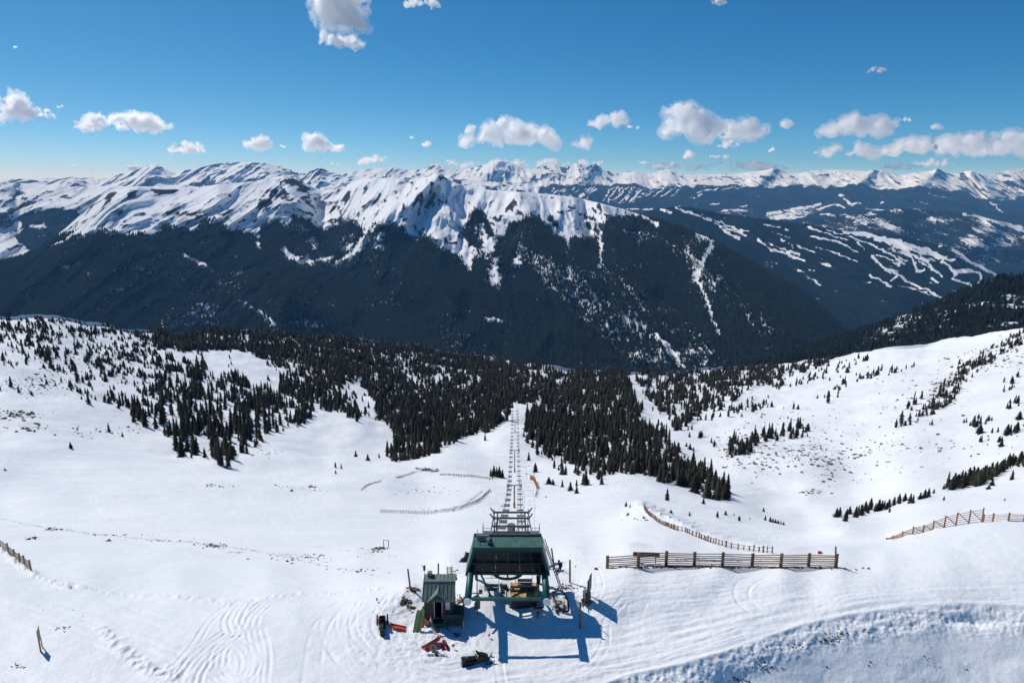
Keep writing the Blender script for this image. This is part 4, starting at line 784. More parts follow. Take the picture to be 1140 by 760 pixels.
for rr0, rr1, zz0, zz1 in ((Rw-.16, Rw, -.11, .11),):
    V = []; Fq = []
    for k in range(N_):
        a = 2*PI*k/N_
        for r2, z2 in ((rr0, zz0), (rr1, zz0), (rr1, zz1), (rr0, zz1)): V.append((r2*math.cos(a), cy_+r2*math.sin(a), zc_+z2))
    for k in range(N_):
        for q in range(4): Fq.append((4*k+q, 4*k+(q+1) % 4, 4*((k+1) % N_)+(q+1) % 4, 4*((k+1) % N_)+q))
    bw.add(V, Fq)
wh = bw.build('bullwheel', M_DKGREEN, term)
b = MB()
for k in range(8): a = 2*PI*k/8; b.bar((.2*math.cos(a), cy_+.2*math.sin(a), zc_), (1.62*math.cos(a), cy_+1.62*math.sin(a), zc_), .16, .12)
b.build('spokes', M_DKGREEN, wh); b = MB(); b.tube([(0, cy_, zc_-.25), (0, cy_, zc_+.5)], .3, 16); b.build('hub', M_DGREY, wh)
b = MB()                               # machinery hanging inside left and right
for x, y, z, s1, s2, s3 in ((-3.0, -1.3, 1.6, .5, .5, 1.1), (-2.7, -1.0, 2.6, .35, .3, .3), (-3.2, -.9, .9, .35, .4, .6)): b.box(x-s1/2, y-s2/2, z-s3/2, x+s1/2, y+s2/2, z+s3/2)
b.tube([(-3.05, -1.3, 2.1), (-3.05, -1.0, 4.0)], .05, 6); b.tube([(-3.0, -1.3, -.1), (-3.0, -1.3, 1.1)], .06, 6); b.tube([(-2.6, -1.1, 2.5), (-3.9, -1.2, 2.6)], .05, 6); b.tube([(-3.6, -2.0, 2.5), (-2.9, -1.2, 2.4)], .09, 6); b.build('control_cabinet', M_DGREY, term)
b = MB()
for k in range(5): b.box(3.0-.05, -1.6+.35*k, -.1, 3.1, -1.5+.35*k, 3.9)
for z in (.6, 1.4, 2.2, 3.0, 3.8): b.box(2.9, -1.65, z, 3.2, -.1, z+.08)
b.box(2.6, -2.6, 1.5, 3.5, -2.2, 1.75); b.build('cable_rack', M_DGREY, term)

# ---- wooden ramp deck under the hood
pA = G(568, 679); pB = G(599.5, 679); dk = empty('operator_deck', (0, 0, 0), 0, 'tan plywood loading deck in the sun beneath the terminal hood', 'deck')
zD = g0+1.05; f0 = at_z(568, 666.5, zD); f1 = at_z(599.5, 666.5, zD); bk0 = at_z(569, 648, zD); dk.location = (f0.x, f0.y, g0)
wx_, wy_ = f1.x-f0.x, bk0.y-f0.y
b = MB(); b.box(0, 0, .97, wx_, wy_*.46, 1.05); b.box(0, wy_*.46+.04, .97, wx_, wy_*.74, 1.06); b.box(0, wy_*.74+.03, .97, wx_, wy_, 1.05); b.build('plywood_top', M_PLY, dk)
b = MB(); b.box(.05, .05, -.2, wx_-.05, .12, .96); b.box(.05, wy_-.12, -.2, wx_-.05, wy_-.05, .96); b.box(.05, .1, -.2, .12, wy_-.1, .96); b.box(wx_-.12, .1, -.2, wx_-.05, wy_-.1, .96); b.build('shade_skirt', M_BLACK, dk)  # deck sides coloured black to stand in for the shade on them
b = MB(); b.box(.0, wy_*.44, 1.07, 2.9, wy_*.5, 1.22); b.box(1.0, wy_*.55, 1.07, wx_-.1, wy_*.62, 1.25); b.tube([(0, wy_*.5, 1.15), (-.5, wy_*.55, 1.3), (-1.0, wy_*.5, 1.1)], .06, 6); b.build('rail', M_DGREY, dk)
b = MB(); mp = at_z(561, 660, g0+.8)
for q in range(14): r2 = random.Random(q); x, y, z = r2.uniform(-.45, .45), r2.uniform(-.5, .5), r2.uniform(0, .9); b.box(x-.12, y-.1, z-.1, x+.15, y+.12, z+.14)
b.tube([(-.3, 0, -.8), (-.3, 0, 1.2)], .06, 6); b.tube([(.3, .1, -.8), (.3, .1, 1.0)], .06, 6); b.tube([(-.3, 0, .3), (1.1, .1, .5)], .05, 6)
o = b.build('drive_motor', M_DGREY, None); o.location = mp; tag(o, 'clutter of dark grey drive machinery at the left edge of the plywood deck', 'motor')

# ---- chairs
def make_chair(name, label, big=True, group=None):
    """a double chair hung from its grip at the origin"""
    r = empty(name, (0, 0, 0), 0, label, 'chairlift chair', group); w_ = .74
    b = MB(); b.box(-w_, -.28, -2.60, w_, .26, -2.54); b.build('seat', M_CHAIR, r)
    b = MB(); b.box(-w_, .24, -2.48, w_, .30, -2.12); b.build('backrest', M_CHAIR, r)
    b = MB(); b.tube([(0, 0, -.05), (0, .35, -.6), (0, .45, -1.5)], .035, 6); b.tube([(-w_-.02, -.25, -2.6), (-w_-.02, .3, -2.55), (-w_-.02, .45, -1.55), (w_+.02, .45, -1.55), (w_+.02, .3, -2.55), (w_+.02, -.25, -2.6)], .03, 6); b.box(-.09, -.2, -.1, .09, .2, .08); b.build('hanger', M_GREY, r)
    b = MB(); b.tube([(-w_+.03, .3, -2.0), (-w_+.03, -.75, -1.9), (w_-.03, -.75, -1.9), (w_-.03, .3, -2.0)], .02, 5); b.build('safety_bar', M_GREY, r)
    return r
T1 = dict(y=75.5, z=float(at_y(568, 584, 75.5).z)); GA = 1.72    # half gauge
ch0 = make_chair('lift_chair', 'chairlift chair with grey bail hanging above the tan plywood deck')
c1 = at_z(584.5, 650, g0+1.55); ch0.location = (c1.x, c1.y, g0+1.55+2.6)
chl = copy_tree(ch0); c2 = at_z(547, 664, g0+.9); chl.location = (c2.x, c2.y+1.0, g0+1.1+2.6); chl['label'] = 'empty chairlift chair with thin wire frame at the left inside the terminal'
line = [Vector((TX, yB+3, tZ+.1)), Vector((TX, T1['y'], T1['z']))]
TW = []
for px_, py_, hpx in ((572.6, 564, 25), (573, 521, 24), (573.4, 483, 14)):
    g = G(px_, py_); d_ = project(g)[2]; TW.append((g, hpx*d_/760/.9))
g4 = G(573.2, 463); TW.append((Vector((g4.x, g4.y, g4.z)), 9.0))
for g, h in TW: line.append(g+Vector((0, 0, h)))
def line_pt(i, t): a_, b_ = line[i], line[i+1]; p = a_.lerp(b_, t); L_ = (b_-a_).length; p.z -= L_*.018*4*t*(1-t); return p
def off(s_, y): return s_*(GA)
ropes = []
for s_, nm in ((-1, 'left'), (1, 'right')):
    b = MB(); pts = []
    for i in range(len(line)-1):
        for k in range(8): p = line_pt(i, k/8); pts.append(p+Vector((s_*GA, 0, 0)))
    pts.append(line[-1]+Vector((s_*GA, 0, 0)))
    b.tube(pts, .035, 5); o = b.build('haul_rope', M_DGREY, None); tag(o, 'steel haul rope carrying the %s-hand file of chairs down the snow' % nm, 'cable')
n_c = 0
for i in (1, 2, 3, 4):
    L_ = (line[i+1]-line[i]).length; k0 = 3.0
    nn_ = int(L_/(13.5 if i == 1 else 12))
    for k in range(nn_):
        t = (k+.5)/nn_
        if i == 4 and t > .9: continue
        for s_ in (-1, 1):
            p = line_pt(i, t+(.02 if s_ > 0 else 0))+Vector((s_*GA, 0, 0))
            g_ = near_at(*project(p)[:2]) if False else None
            c = copy_tree(ch0); c.location = p; n_c += 1
            c['group'] = 'chairs on the %s side of the line' % ('left' if s_ < 0 else 'right'); c['label'] = 'empty chair in the %s-hand file hanging down the chairlift line' % ('left' if s_ < 0 else 'right'); c.rotation_euler = (0, 0, PI if s_ > 0 else 0)
print('CHAIRS', n_c)
# chairs and guides just behind the hood
def sheave_train(b, x, y0, y1, z, n=6):
    b.box(x-.09, y0, z-.34, x+.09, y1, z-.2)
    for k in range(n): y = y0+(y1-y0)*(k+.5)/n; b.tube([(x-.07, y, z-.12), (x+.07, y, z-.12)], .22, 12)
def tower(g, h, label, first=False, arm=2.25, rpy=0):
    t = empty('lift_tower', g, 0, label, 'lift tower')
    b = MB(); b.tube([(0, 0, -1), (0, 0, h-.2)], .28, 12, .2); b.build('mast', M_GREY, t, smooth=True)
    b = MB(); b.tube([(0, 0, .1), (0, 0, 1.7)], .36, 12); b.build('safety_pad', M_PAD, t)
    b = MB(); b.box(-arm, -.12, h-.25, arm, .12, h); b.build('crossarm', M_GREY, t)
    for s_ in (-1, 1):
        b = MB(); sheave_train(b, s_*GA, -1.3, 1.3, h); b.build('sheaves', M_DGREY, t)
        b = MB(); b.box(s_*(arm-.1)-.2, -1.4, h-.4, s_*(arm-.1)+.2, 1.4, h-.35); b.tube([(s_*arm, -1.4, h-.3), (s_*arm, -1.4, h+.7), (s_*arm, 1.4, h+.7), (s_*arm, 1.4, h-.3)], .03, 5); b.build('catwalk', M_GREY, t)
    return t
tower(TW[0][0], TW[0][1], 'grey chairlift tower with orange pad, first standing alone down the slope'); tower(TW[1][0], TW[1][1], 'grey chairlift tower with orange pad, second down the slope'); tower(TW[2][0], TW[2][1], 'distant chairlift tower with dark crossarm where the run enters the forest')
# big guide structure behind the hood
t = empty('sheave_tower', (TX+.35, T1['y'], -4), 0, 'large grey steel sheave tower with four crossbars right behind the terminal hood', 'lift tower'); zz = lambda z: z+4
b = MB(); b.tube([(0, 0, -1), (0, 0, zz(T1['z']))], .5, 16); b.box(.8, -.6, zz(-2), .9, 3, zz(T1['z']-.3)); b.build('mast', M_GREY, t, smooth=False)
BR = [(dy, float(at_y(568, pq, 75.5+dy).z)) for dy, pq in ((-2.0, 592), (-.7, 585.5), (1.2, 576.5), (3.0, 570))]
zz = lambda z: z+4
for (y_, z_), w_ in zip(BR, (2.3, 2.35, 2.3, 2.3)):
    b = MB(); b.box(-w_, y_-.10, zz(z_)-.09, w_, y_+.10, zz(z_)+.09); b.build('crossbar', M_DGREY, t)
for s_ in (-1, 1):
    b = MB(); x = s_*2.3; zb = [z for _, z in BR]
    b.tube([(x*1.04, -2.3, zz(zb[0]-1.6)), (x*1.04, -2.0, zz(zb[0]+.1)), (x, -.6, zz(zb[1]+.1)), (x*.94, 1.2, zz(zb[2]+.1)), (x*.94, 3.1, zz(zb[3]+.25))], .08, 8)
    for (ya, za) in BR[:2]: b.bar((x*.86, ya, zz(za-.9)), (x*.86, ya, zz(za+.3)), .10, .10)
    for (ya, za) in BR[2:]: b.bar((x*.9, ya, zz(za-.2)), (x*.9+s_*.55, ya+.1, zz(za+.55)), .10, .14)
    b.bar((x*.9, -2.2, zz(zb[0]-.7)), (x*.9, 3.0, zz(zb[3]-.5)), .10, .10); b.build('guide_frame', M_DGREY, t)
    b = MB(); sheave_train(b, s_*GA, -2.2, 3.0, zz(T1['z']), 10); b.build('sheaves', M_DGREY, t)
    b = MB(); xx = s_*3.3; zp = float(at_y(568, 597, 72.1).z)+.1; b.box(min(s_*2.3, xx), -3.4, zz(zp-.05), max(s_*2.3, xx), -2.2, zz(zp)); b.tube([(xx, -3.4, zz(zp-.1)), (xx, -3.4, zz(zp+.95)), (s_*2.4, -3.4, zz(zp+.95))], .035, 6); b.tube([(xx, -2.2, zz(zp-.1)), (xx, -2.2, zz(zp+.95)), (xx, -3.4, zz(zp+.95))], .035, 6); b.bar((0, -2.8, zz(zp-.2)), (xx, -2.8, zz(zp-.2)), .1, .1); b.build('work_platform', M_GREY, t)
for k, (xs, yy_) in enumerate(((-1, 71.2), (1, 72.0))):
    c = copy_tree(ch0); c.location = (TX+xs*GA, yy_, T1['z']); c['label'] = 'chair with bail just behind the hood on the %s of the big sheave tower' % ('left' if xs < 0 else 'right')

# ---- ladder and the climber
lt = Vector((TX+HT+.45, yB+1.4, zT-.3)); lb = G(626, 660); lb.z -= .1
ld = empty('access_ladder', lb, 0, 'long dark steel ladder leaning on the right flank of the green terminal', 'ladder'); v_ = lt-lb; sx = Vector((v_.y, -v_.x, 0)).normalized()*.24
for s_ in (-1, 1): b = MB(); b.bar(sx*s_, v_+sx*s_+v_.normalized()*.9, .07, .07); b.build('rail', M_DGREY, ld)
b = MB(); nr = int(v_.length/.3)
for k in range(1, nr): b.bar(v_*(k/nr)-sx, v_*(k/nr)+sx, .035, .035)
b.build('rungs', M_DGREY, ld)
def skinned(name, joints, edges, radii, mat_, parent=None, lvl=1):
    me = bpy.data.meshes.new(name); me.from_pydata(joints, edges, []); o = link(name, me, parent, None)
    md = o.modifiers.new('skin', 'SKIN'); md.use_smooth_shade = True
    for i, r2 in enumerate(radii): me.skin_vertices[0].data[i].radius = (r2, r2); me.skin_vertices[0].data[i].use_root = i == 0
    sd = o.modifiers.new('sub', 'SUBSURF'); sd.levels = lvl; sd.render_levels = lvl
    dg = bpy.context.evaluated_depsgraph_get(); m2 = bpy.data.meshes.new_from_object(o.evaluated_get(dg)); o.modifiers.clear(); o.data = m2; m2.materials.clear(); m2.materials.append(mat_); m2.polygons.foreach_set('use_smooth', [True]*len(m2.polygons)); return o
tf = .34; pf = lb+v_*tf
per = empty('person', pf, 0, 'person in dark clothes climbing the ladder on the right of the terminal', 'person')
fw = Vector((-v_.x, -v_.y, 0)).normalized()*-1; fw = (Vector((lt.x, lt.y, 0))-Vector((lb.x, lb.y, 0))).normalized(); rt = Vector((fw.y, -fw.x, 0)); up_ = Vector((0, 0, 1)); ou = -fw
def q_(r2, o2, u2): return tuple(rt*r2+ou*o2+up_*u2)
J = [q_(0, .42, .88), q_(0, .40, 1.10), q_(0, .34, 1.36), q_(0, .30, 1.48), q_(0, .27, 1.56),     # pelvis, waist, chest, neck base, neck
     q_(.10, .40, .84), q_(.16, .16, .56), q_(.13, .12, .12), q_(.13, -.06, .05),             # right leg
     q_(-.10, .42, .84), q_(-.17, .20, .66), q_(-.14, .10, .36), q_(-.14, -.06, .32),         # left leg (stepped up)
     q_(.19, .32, 1.36), q_(.27, .22, 1.16), q_(.20, .0, 1.22), q_(.19, -.08, 1.25),        # right arm
     q_(-.19, .32, 1.36), q_(-.28, .18, 1.34), q_(-.20, -.04, 1.55), q_(-.19, -.12, 1.6)]
Eg = [(0, 1), (1, 2), (2, 3), (3, 4), (0, 5), (5, 6), (6, 7), (7, 8), (0, 9), (9, 10), (10, 11), (11, 12), (2, 13), (13, 14), (14, 15), (15, 16), (2, 17), (17, 18), (18, 19), (19, 20)]
Rd = [.15, .135, .16, .07, .055, .10, .075, .055, .05, .10, .075, .055, .05, .075, .055, .045, .04, .075, .055, .045, .04]
skinned('body', J, Eg, Rd, M_JACKET, per)
def ball(name, c, r2, mat_, parent, sc=(1, 1, 1)):
    bm = bmesh.new(); bmesh.ops.create_icosphere(bm, subdivisions=3, radius=r2)
    for v in bm.verts: v.co = Vector((v.co.x*sc[0], v.co.y*sc[1], v.co.z*sc[2]))+Vector(c)
    me = bpy.data.meshes.new(name); bm.to_mesh(me); bm.free(); me.polygons.foreach_set('use_smooth', [True]*len(me.polygons)); return link(name, me, parent, mat_)
ball('head', q_(0, .22, 1.68), .105, M_SKIN, per, (.9, 1, 1.15)); ball('helmet', q_(0, .24, 1.73), .125, M_BLACK, per, (1, 1.1, .95))
b = MB(); b.box(-.16, -.09, -.26, .16, .09, .24); o = b.build('backpack', M_PANTS, per, bevel=.03); o.location = q_(0, .53, 1.24); o.rotation_euler = (0, 0, math.atan2(ou.x, -ou.y))
for nm_, base_ in (('glove', J[16]), ('glove', J[20])):
    b = MB(); c = Vector(base_)
    b.box(c.x-.045, c.y-.03, c.z-.045, c.x+.045, c.y+.03, c.z+.045)
    for k in range(4): b.tube([c+rt*(-.033+.022*k)+up_*.03, c+rt*(-.033+.022*k)+up_*.06-ou*.045, c+rt*(-.033+.022*k)+up_*.01-ou*.075], .010+.001*(k % 3), 6)
    b.tube([c+rt*.04, c+rt*.06-ou*.04+up_*.01, c+rt*.03-ou*.07-up_*.01], .012, 6); b.build(nm_, M_BLACK, per)

# ---- poles, signs, small frames
def pole(px_, py_, tx_, ty_, r2, label, m_=None, name='wooden_post', cap=None):
    g = G(px_, py_); d_ = project(g)[2]; h = (py_-ty_)*d_/760/.85; topx = (tx_-px_)*d_/760
    dxp = (g.x/g.y)*0; t_ = at_y(tx_, ty_, g.y)
    b = MB(); b.tube([(0, 0, -.4), (t_.x-g.x, 0, t_.z-g.z)], r2, 8, r2*.85); o = b.build(name, m_ or M_WOOD); o.location = g; tag(o, label, 'post'); return o
pole(457.5, 660, 454, 633, .10, 'weathered wooden pole leaning left, left of the hut beside bare ground'); pole(488, 651, 488, 627, .10, 'upright wooden pole standing behind the hut roof'); pole(618, 634, 614, 610, .10, 'wooden pole leaning behind the climber on the ladder')
pole(634.5, 650, 634.5, 623, .11, 'upright wooden pole between the ladder and the fence'); pole(646, 697, 646, 670, .11, 'short wooden pole standing in the shadow right of the terminal'); pole(930.5, 631, 930.5, 608, .11, 'tall end post standing at the right end of the long slat fence')
pole(517.5, 702, 515.5, 692, .03, 'thin pale stake at the right corner of the hut porch', M_TAN, 'marker_stake')
t = empty('weather_mast', G(473, 650), 0, 'thin mast with a small black instrument box behind the hut', 'mast'); b = MB(); b.tube([(0, 0, -.3), (0, 0, 1.75)], .03, 6); b.build('pole', M_GREY, t); b = MB(); b.box(-.12, -.1, 1.5, .12, .1, 1.95); b.bar((-.3, 0, 2.0), (.15, 0, 2.05), .05); b.build('instrument', M_BLACK, t)
t = empty('snow_marker', G(430, 608.5), 0, 'small grey goal-shaped frame of two posts alone on the snow', 'frame'); d_ = project(t.location)[2]; k_ = d_/760
for s_ in (-1, 1): b = MB(); b.box(s_*2.7*k_-.05, -.05, -.3, s_*2.7*k_+.05, .05, 8*k_/.9); b.build('post', M_DGREY, t)
b = MB(); b.box(-2.7*k_, -.03, 7.6*k_/.9, 2.7*k_, .03, 8*k_/.9); b.build('top_bar', M_GREY, t)
# sign on the right with its cabinet
t = empty('sign_board', G(656, 671), R(72), 'dark green sign board on posts, nearly edge-on, right of the terminal', 'sign')
b = MB(); b.box(-.75, -.03, 1.0, .75, .03, 2.75); b.build('panel', M_DKGREEN, t); b = MB(); b.box(-.70, -.055, 1.05, .70, -.035, 2.70); b.build('face', mat('faded_sign_face', (.14, .16, .15), .7), t)
for s_ in (-1, 1): b = MB(); b.box(s_*.55-.05, .035, -.3, s_*.55+.05, .135, 2.6); b.build('post', M_WOOD, t)
t = empty('utility_cabinet', G(653, 672), R(20), 'grey metal utility cabinet on a wooden pallet beside the dark sign', 'cabinet')
b = MB(); b.box(-.32, -.3, .15, .32, .3, 1.25); cb = b.build('cabinet_body', M_GREY, t, bevel=.02); b = MB(); b.box(-.27, -.33, .2, .27, -.303, 1.2); b.build('door', M_DGREY, t)
b = MB()
for k in range(4): b.box(-.5, -.45+.26*k, .03, .5, -.33+.26*k, .13)
b.build('pallet', M_WOOD, t)
# bottom-left sign
t = empty('trail_sign', G(45.5, 725), R(117), 'narrow sign panel on an orange-brown post alone at the lower left', 'sign'); b = MB(); b.box(-.07, -.06, -.4, .07, .06, 2.15); b.build('post', mat('orange_brown_post', (.42, .20, .09), .8), t)
b = MB(); b.box(.10, -.02, .9, .85, .02, 2.2); b.build('panel', M_GREY, t); b = MB(); b.box(.78, -.04, -.4, .86, .04, .898); b.build('leg', M_GREY, t)
# long dark board on two legs in front of the fence
g = G(719, 628); t = empty('board_stand', g, R(-3), 'long dark brown board on two thin legs in front of the slat fence', 'board'); k_ = project(g)[2]/760
b = MB(); b.box(-14.6*k_, -.06, 7.0*k_/.85, 14.6*k_, .06, 11.2*k_/.85); b.build('board', mat('dark_brown_board', (.045, .03, .024), .8, var=.3), t)
for x_ in (-8.5, 10.5): b = MB(); b.box(x_*k_-.05, -.05, -.4, x_*k_+.05, .05, 6.99*k_/.85); b.build('leg', M_DGREY, t)
t = empty('slat_rack', G(502, 639), R(6), 'small wooden rack of vertical slats on the snow between hut and terminal', 'rack'); b = MB()
for x_ in (-.42, .05): b.box(x_-.05, -.05, -.3, x_+.05, .05, .95)
b.build('posts', M_WOOD, t); b = MB()
for z_ in (.1, .35, .6, .85): b.box(-.45, -.09, z_-.05, .3, -.053, z_+.05)
b.build('slats', M_PICK, t); b = MB(); b.tube([(.1, .1, .3), (.5, .1, .2), (.6, .1, .45), (.9, .1, .3)], .06, 6); o_ = b.build('rope_coil', M_WOOD, t)

# ---- fences
def slat_fence(name, label, pts, heights, rails, post_w, rail_h, mp_, mr_, brace=None, cat='fence', jit=.02, group=None):
    base = [G(x, y) for x, y in pts]; r2 = random.Random(len(pts)); t = empty(name, base[0], 0, label, cat, group); o0 = base[0]
    for i, p in enumerate(base):
        q = p-o0; b = MB(); b.box(q.x-post_w/2, q.y-.06, q.z-.4, q.x+post_w/2, q.y+.08, q.z+heights[i]+.05); b.build('post', mp_, t)
    for i in range(len(base)-1):
        a, c = base[i]-o0, base[i+1]-o0; b = MB()
        for k in range(rails):
            f = (k+.45)/rails; j1, j2 = r2.uniform(-jit, jit), r2.uniform(-jit, jit)
            b.bar(a+Vector((0, -.10, heights[i]*f+j1)), c+Vector((0, -.10, heights[i+1]*f+j2)), .035, rail_h)
        b.build('rail_panel', mr_, t)
        if brace and i in brace: b = MB(); b.bar(a+Vector((0, -.17, heights[i]*1.02)), c+Vector((0, -.3, .05)), .08, .09); b.build('brace', mp_, t)
    return t
xs = [676, 710.4, 741.4, 772.6, 804, 837, 869, 899.8, 930.5]; ys = [633, 632.4, 631, 631.4, 631.6, 632, 632, 631.4, 630.6]
slat_fence('snow_fence', 'long weathered horizontal-slat snow fence right of the terminal', list(zip(xs, ys)), [1.55, 1.72, 1.8, 1.72, 1.72, 1.72, 1.72, 1.72, 1.6], 7, .34, .11, M_FENCE, M_FENCE, jit=.05)
bt = [(987,599.7),(994.3,598.8),(1004.5,596.4),(1016,593.8),(1027.7,591.4),(1038.5,588.7),(1051.2,586.4),(1064.3,584),(1078.5,581.8),(1092.9,580.4)]; hb = [.3,.55,.9,1.15,1.1,1.35,1.7,1.9,2.05,2.2]
slat_fence('snow_fence', 'tall red-brown snow fence with diagonal braces climbing the knoll at right', bt, hb, 6, .13, .07, M_PICK, M_PICK, brace=range(1, 9))
slat_fence('snow_fence', 'low red-brown rail fence running out of frame beyond the braced fence', [(1094.5,580.6),(1105,580.4),(1122.5,579.6),(1140,579.4),(1165,579),(1190,579)], [1.2,1.2,1.15,1.0,1.0,1.0], 5, .16, .06, M_PICK, M_PICK)
slat_fence('snow_fence', 'dark slatted snow fence running off the left edge of the plateau', [(-24,590),(-12,599),(0,608.5),(9.8,616.5),(16.8,621.8),(22.8,626.4),(28,631),(35,638)], [1.35]*8, 6, .16, .10, M_FENCE, M_WOOD)
def picket(name, label, path, step, h, w_, m_, net=False, thick=.04):
    P_ = [G(x, y) for x, y in smooth_pl(path, 5)]; o0 = P_[0]; t = empty(name, o0, 0, label, 'fence'); rl = MB(); r2 = random.Random(len(path)); acc = 0; L_all = sum((c-a).length for a, c in zip(P_[:-1], P_[1:])); step = max(step, L_all/92); pts_ = []
    for a, c in zip(P_[:-1], P_[1:]):
        L_ = (c-a).length
        while acc < L_:
            p = a.lerp(c, acc/L_)-o0; hh_ = h*r2.uniform(.8, 1.15); d_ = (c-a).normalized(); b = MB(); q = d_*0; b.bar(p+Vector((0, 0, -.2)), p+Vector((r2.uniform(-.05, .05), 0, hh_)), w_*r2.uniform(.7, 1.3), thick); b.build('picket', m_, t); pts_.append(p); acc += step*r2.uniform(.8, 1.2)
        acc -= L_
    for f in ((.3, .6, .88) if net else (.3, .8)):
        b = MB(); b.tube([p+Vector((0, 0, h*f)) for p in pts_], .05 if net else .035, 4); b.build('rail', m_, t)
    return t
PK = [(717,566),(720.5,573),(733.7,583.7),(742.5,588),(753,592),(762,593.6),(772,597.9),(788,604),(800,608),(812.6,611.8),(828,613.8),(846,615.8),(862,617)]
picket('picket_fence', 'winding red-brown picket fence dropping from the crest to the slat fence', PK, .75, .85, .17, M_PICK)
for x_, y_ in ((717,566),(760,593),(786,604),(843,615.6)):
    pass
picket('net_fence', 'dark grey netting fence bent like an elbow on the snow left of the lift', [(424,572.5),(450,573),(485,572),(505,567),(522,562),(534,556),(546,546)], .7, 1.1, .10, M_NET, True)
picket('net_fence', 'thin pale netting line running beside the elbow-shaped fence', [(512,566),(524,556),(538,545.5)], 2.5, .5, .08, M_NET)
picket('net_fence', 'distant brown fence line left of the small spruce clump', [(490,527.5),(510,528),(530,528.6),(549,530.5)], 1.2, 1.0, .3, M_PICK, True)
picket('net_fence', 'short brown fence slanting up to the bare patch on the rib', [(441,534),(452,530),(464,526.5)], 1.5, .8, .25, M_PICK)
picket('net_fence', 'faint brown fence line dropping left below the rib', [(403,549),(413,544),(424,539.5)], 2, .6, .3, M_PICK)
picket('orange_fence', 'faded orange safety fence curving down the snow right of the lift line', [(590.5,530),(594,533),(596.3,538),(598,544)], .32, 2.0, .34, M_OFENCE)
picket('net_fence', 'grey fence end hanging below the orange safety fence', [(598.2,545),(597.5,549),(596,553)], .6, 1.3, .12, M_NET)
g = G(913, 616); b = MB(); b.add([(-.35, -.2, 0), (.35, -.2, 0), (.45, .2, 0), (-.25, .2, 0), (-.3, -.15, .3), (.1, -.15, .22), (.2, .15, .22), (-.2, .15, .35)], [(0, 1, 2, 3), (4, 5, 6, 7), (0, 1, 5, 4), (1, 2, 6, 5), (2, 3, 7, 6), (3, 0, 4, 7)]); o = b.build('gear_bag', M_RED, bevel=.04); o.location = g; tag(o, 'small dark red bag left on the snow behind the slat fence', 'bag')
# ---- the patrol hut
hg = G(488, 699); k_ = project(hg)[2]/760; hut = empty('patrol_hut', hg, 0, 'small dark-sided hut with green metal roof and porch left of the terminal', 'hut')
xl, xr = (471.8-488)*k_, (503.8-488)*k_; fz = .5; ez = fz+2.2; dp = 3.1; y0 = .75
xa, xb = xl-.18, xr+.22; cxm = (xl+xr)/2-.02
b = MB()                               # walls with a door opening and a window opening
dl, dr, dt = cxm-.36, cxm+.34, fz+1.95; wl, wr, wb, wt = xr-.72, xr-.28, fz+.95, fz+2.0; th = .12
def wallq(x0, z0, x1, z1): b.box(x0, y0, z0, x1, y0+th, z1)
wallq(xl, fz, dl, ez); wallq(dl, dt, dr, ez); wallq(dr, fz, wl, ez); wallq(wl, fz, wr, wb); wallq(wl, wt, wr, ez); wallq(wr, fz, xr, ez)
b.box(xl, y0+th, fz, xl+th, y0+dp, ez); b.box(xr-th, y0+th, fz, xr, y0+dp, ez); b.box(xl+th, y0+dp-th, fz, xr-th, y0+dp, ez); b.box(xl+th, y0+th, fz-.05, xr-th, y0+dp-th, fz+.02)
b.prism([(y0, ez+.003), (y0+1.15, ez+1.1), (y0+2.1, ez+1.3), (y0+dp, ez+.003)], lambda u, v, t: (t, u, v), xl, xl+.1); b.prism([(y0, ez+.003), (y0+1.15, ez+1.1), (y0+2.1, ez+1.3), (y0+dp, ez+.003)], lambda u, v, t: (t, u, v), xr-.1, xr)
b.prism([(cxm-.85, ez+.004), (cxm+.85, ez+.004), (cxm, ez+.72)], lambda u, v, t: (u, t, v), y0-.10, y0+.05); b.build('wall', M_SIDING, hut)
b = MB(); b.box(xl-.02, y0-.3, -.5, xl+.5, y0+.2, fz-.06); b.box(xr-.5, y0+dp-.4, -.5, xr, y0+dp, fz-.06); b.box(xl, y0+dp-.4, -.5, xl+.5, y0+dp, fz-.06); b.box(xr-.5, y0, -.5, xr, y0+.4, fz-.06); b.build('footing', M_CONC, hut)
def roofq(pts, t=.06):
    V = [Vector(p) for p in pts]; n = (V[1]-V[0]).cross(V[-1]-V[0]).normalized(); n = n if n.z > 0 else -n; m_ = len(V)
    b.add(V+[v-n*t for v in V], [tuple(range(m_)), tuple(range(m_, 2*m_))[::-1]]+[(i, (i+1) % m_, m_+(i+1) % m_, m_+i) for i in range(m_)])
b = MB(); e0 = (y0-.32, ez-.14); e1 = (y0+1.15, ez+1.18); e2 = (y0+2.1, ez+1.42); e3 = (y0+dp+.3, ez-.05)
for p0, p1 in ((e0, e1), (e1, e2), (e2, e3)): roofq([(xa, p0[0], p0[1]), (xb, p0[0], p0[1]), (xb, p1[0], p1[1]), (xa, p1[0], p1[1])])
for i in range(9):
    x_ = xa+.04+(xb-xa-.08)*i/8
    for p0, p1 in ((e0, e1), (e1, e2)): b.bar((x_, p0[0], p0[1]+.02), (x_, p1[0], p1[1]+.02), .04, .05)
b.bar((xa, e1[0], e1[1]+.03), (xb, e1[0], e1[1]+.03), .10, .05)
rf = b.build('roof', mat('green_standing_seam_roof', (.17, .215, .175), .55, var=.15, vscale=1.5), hut)
b = MB(); rz = ez+.86; yr = y0+.78       # gable dormer over the door
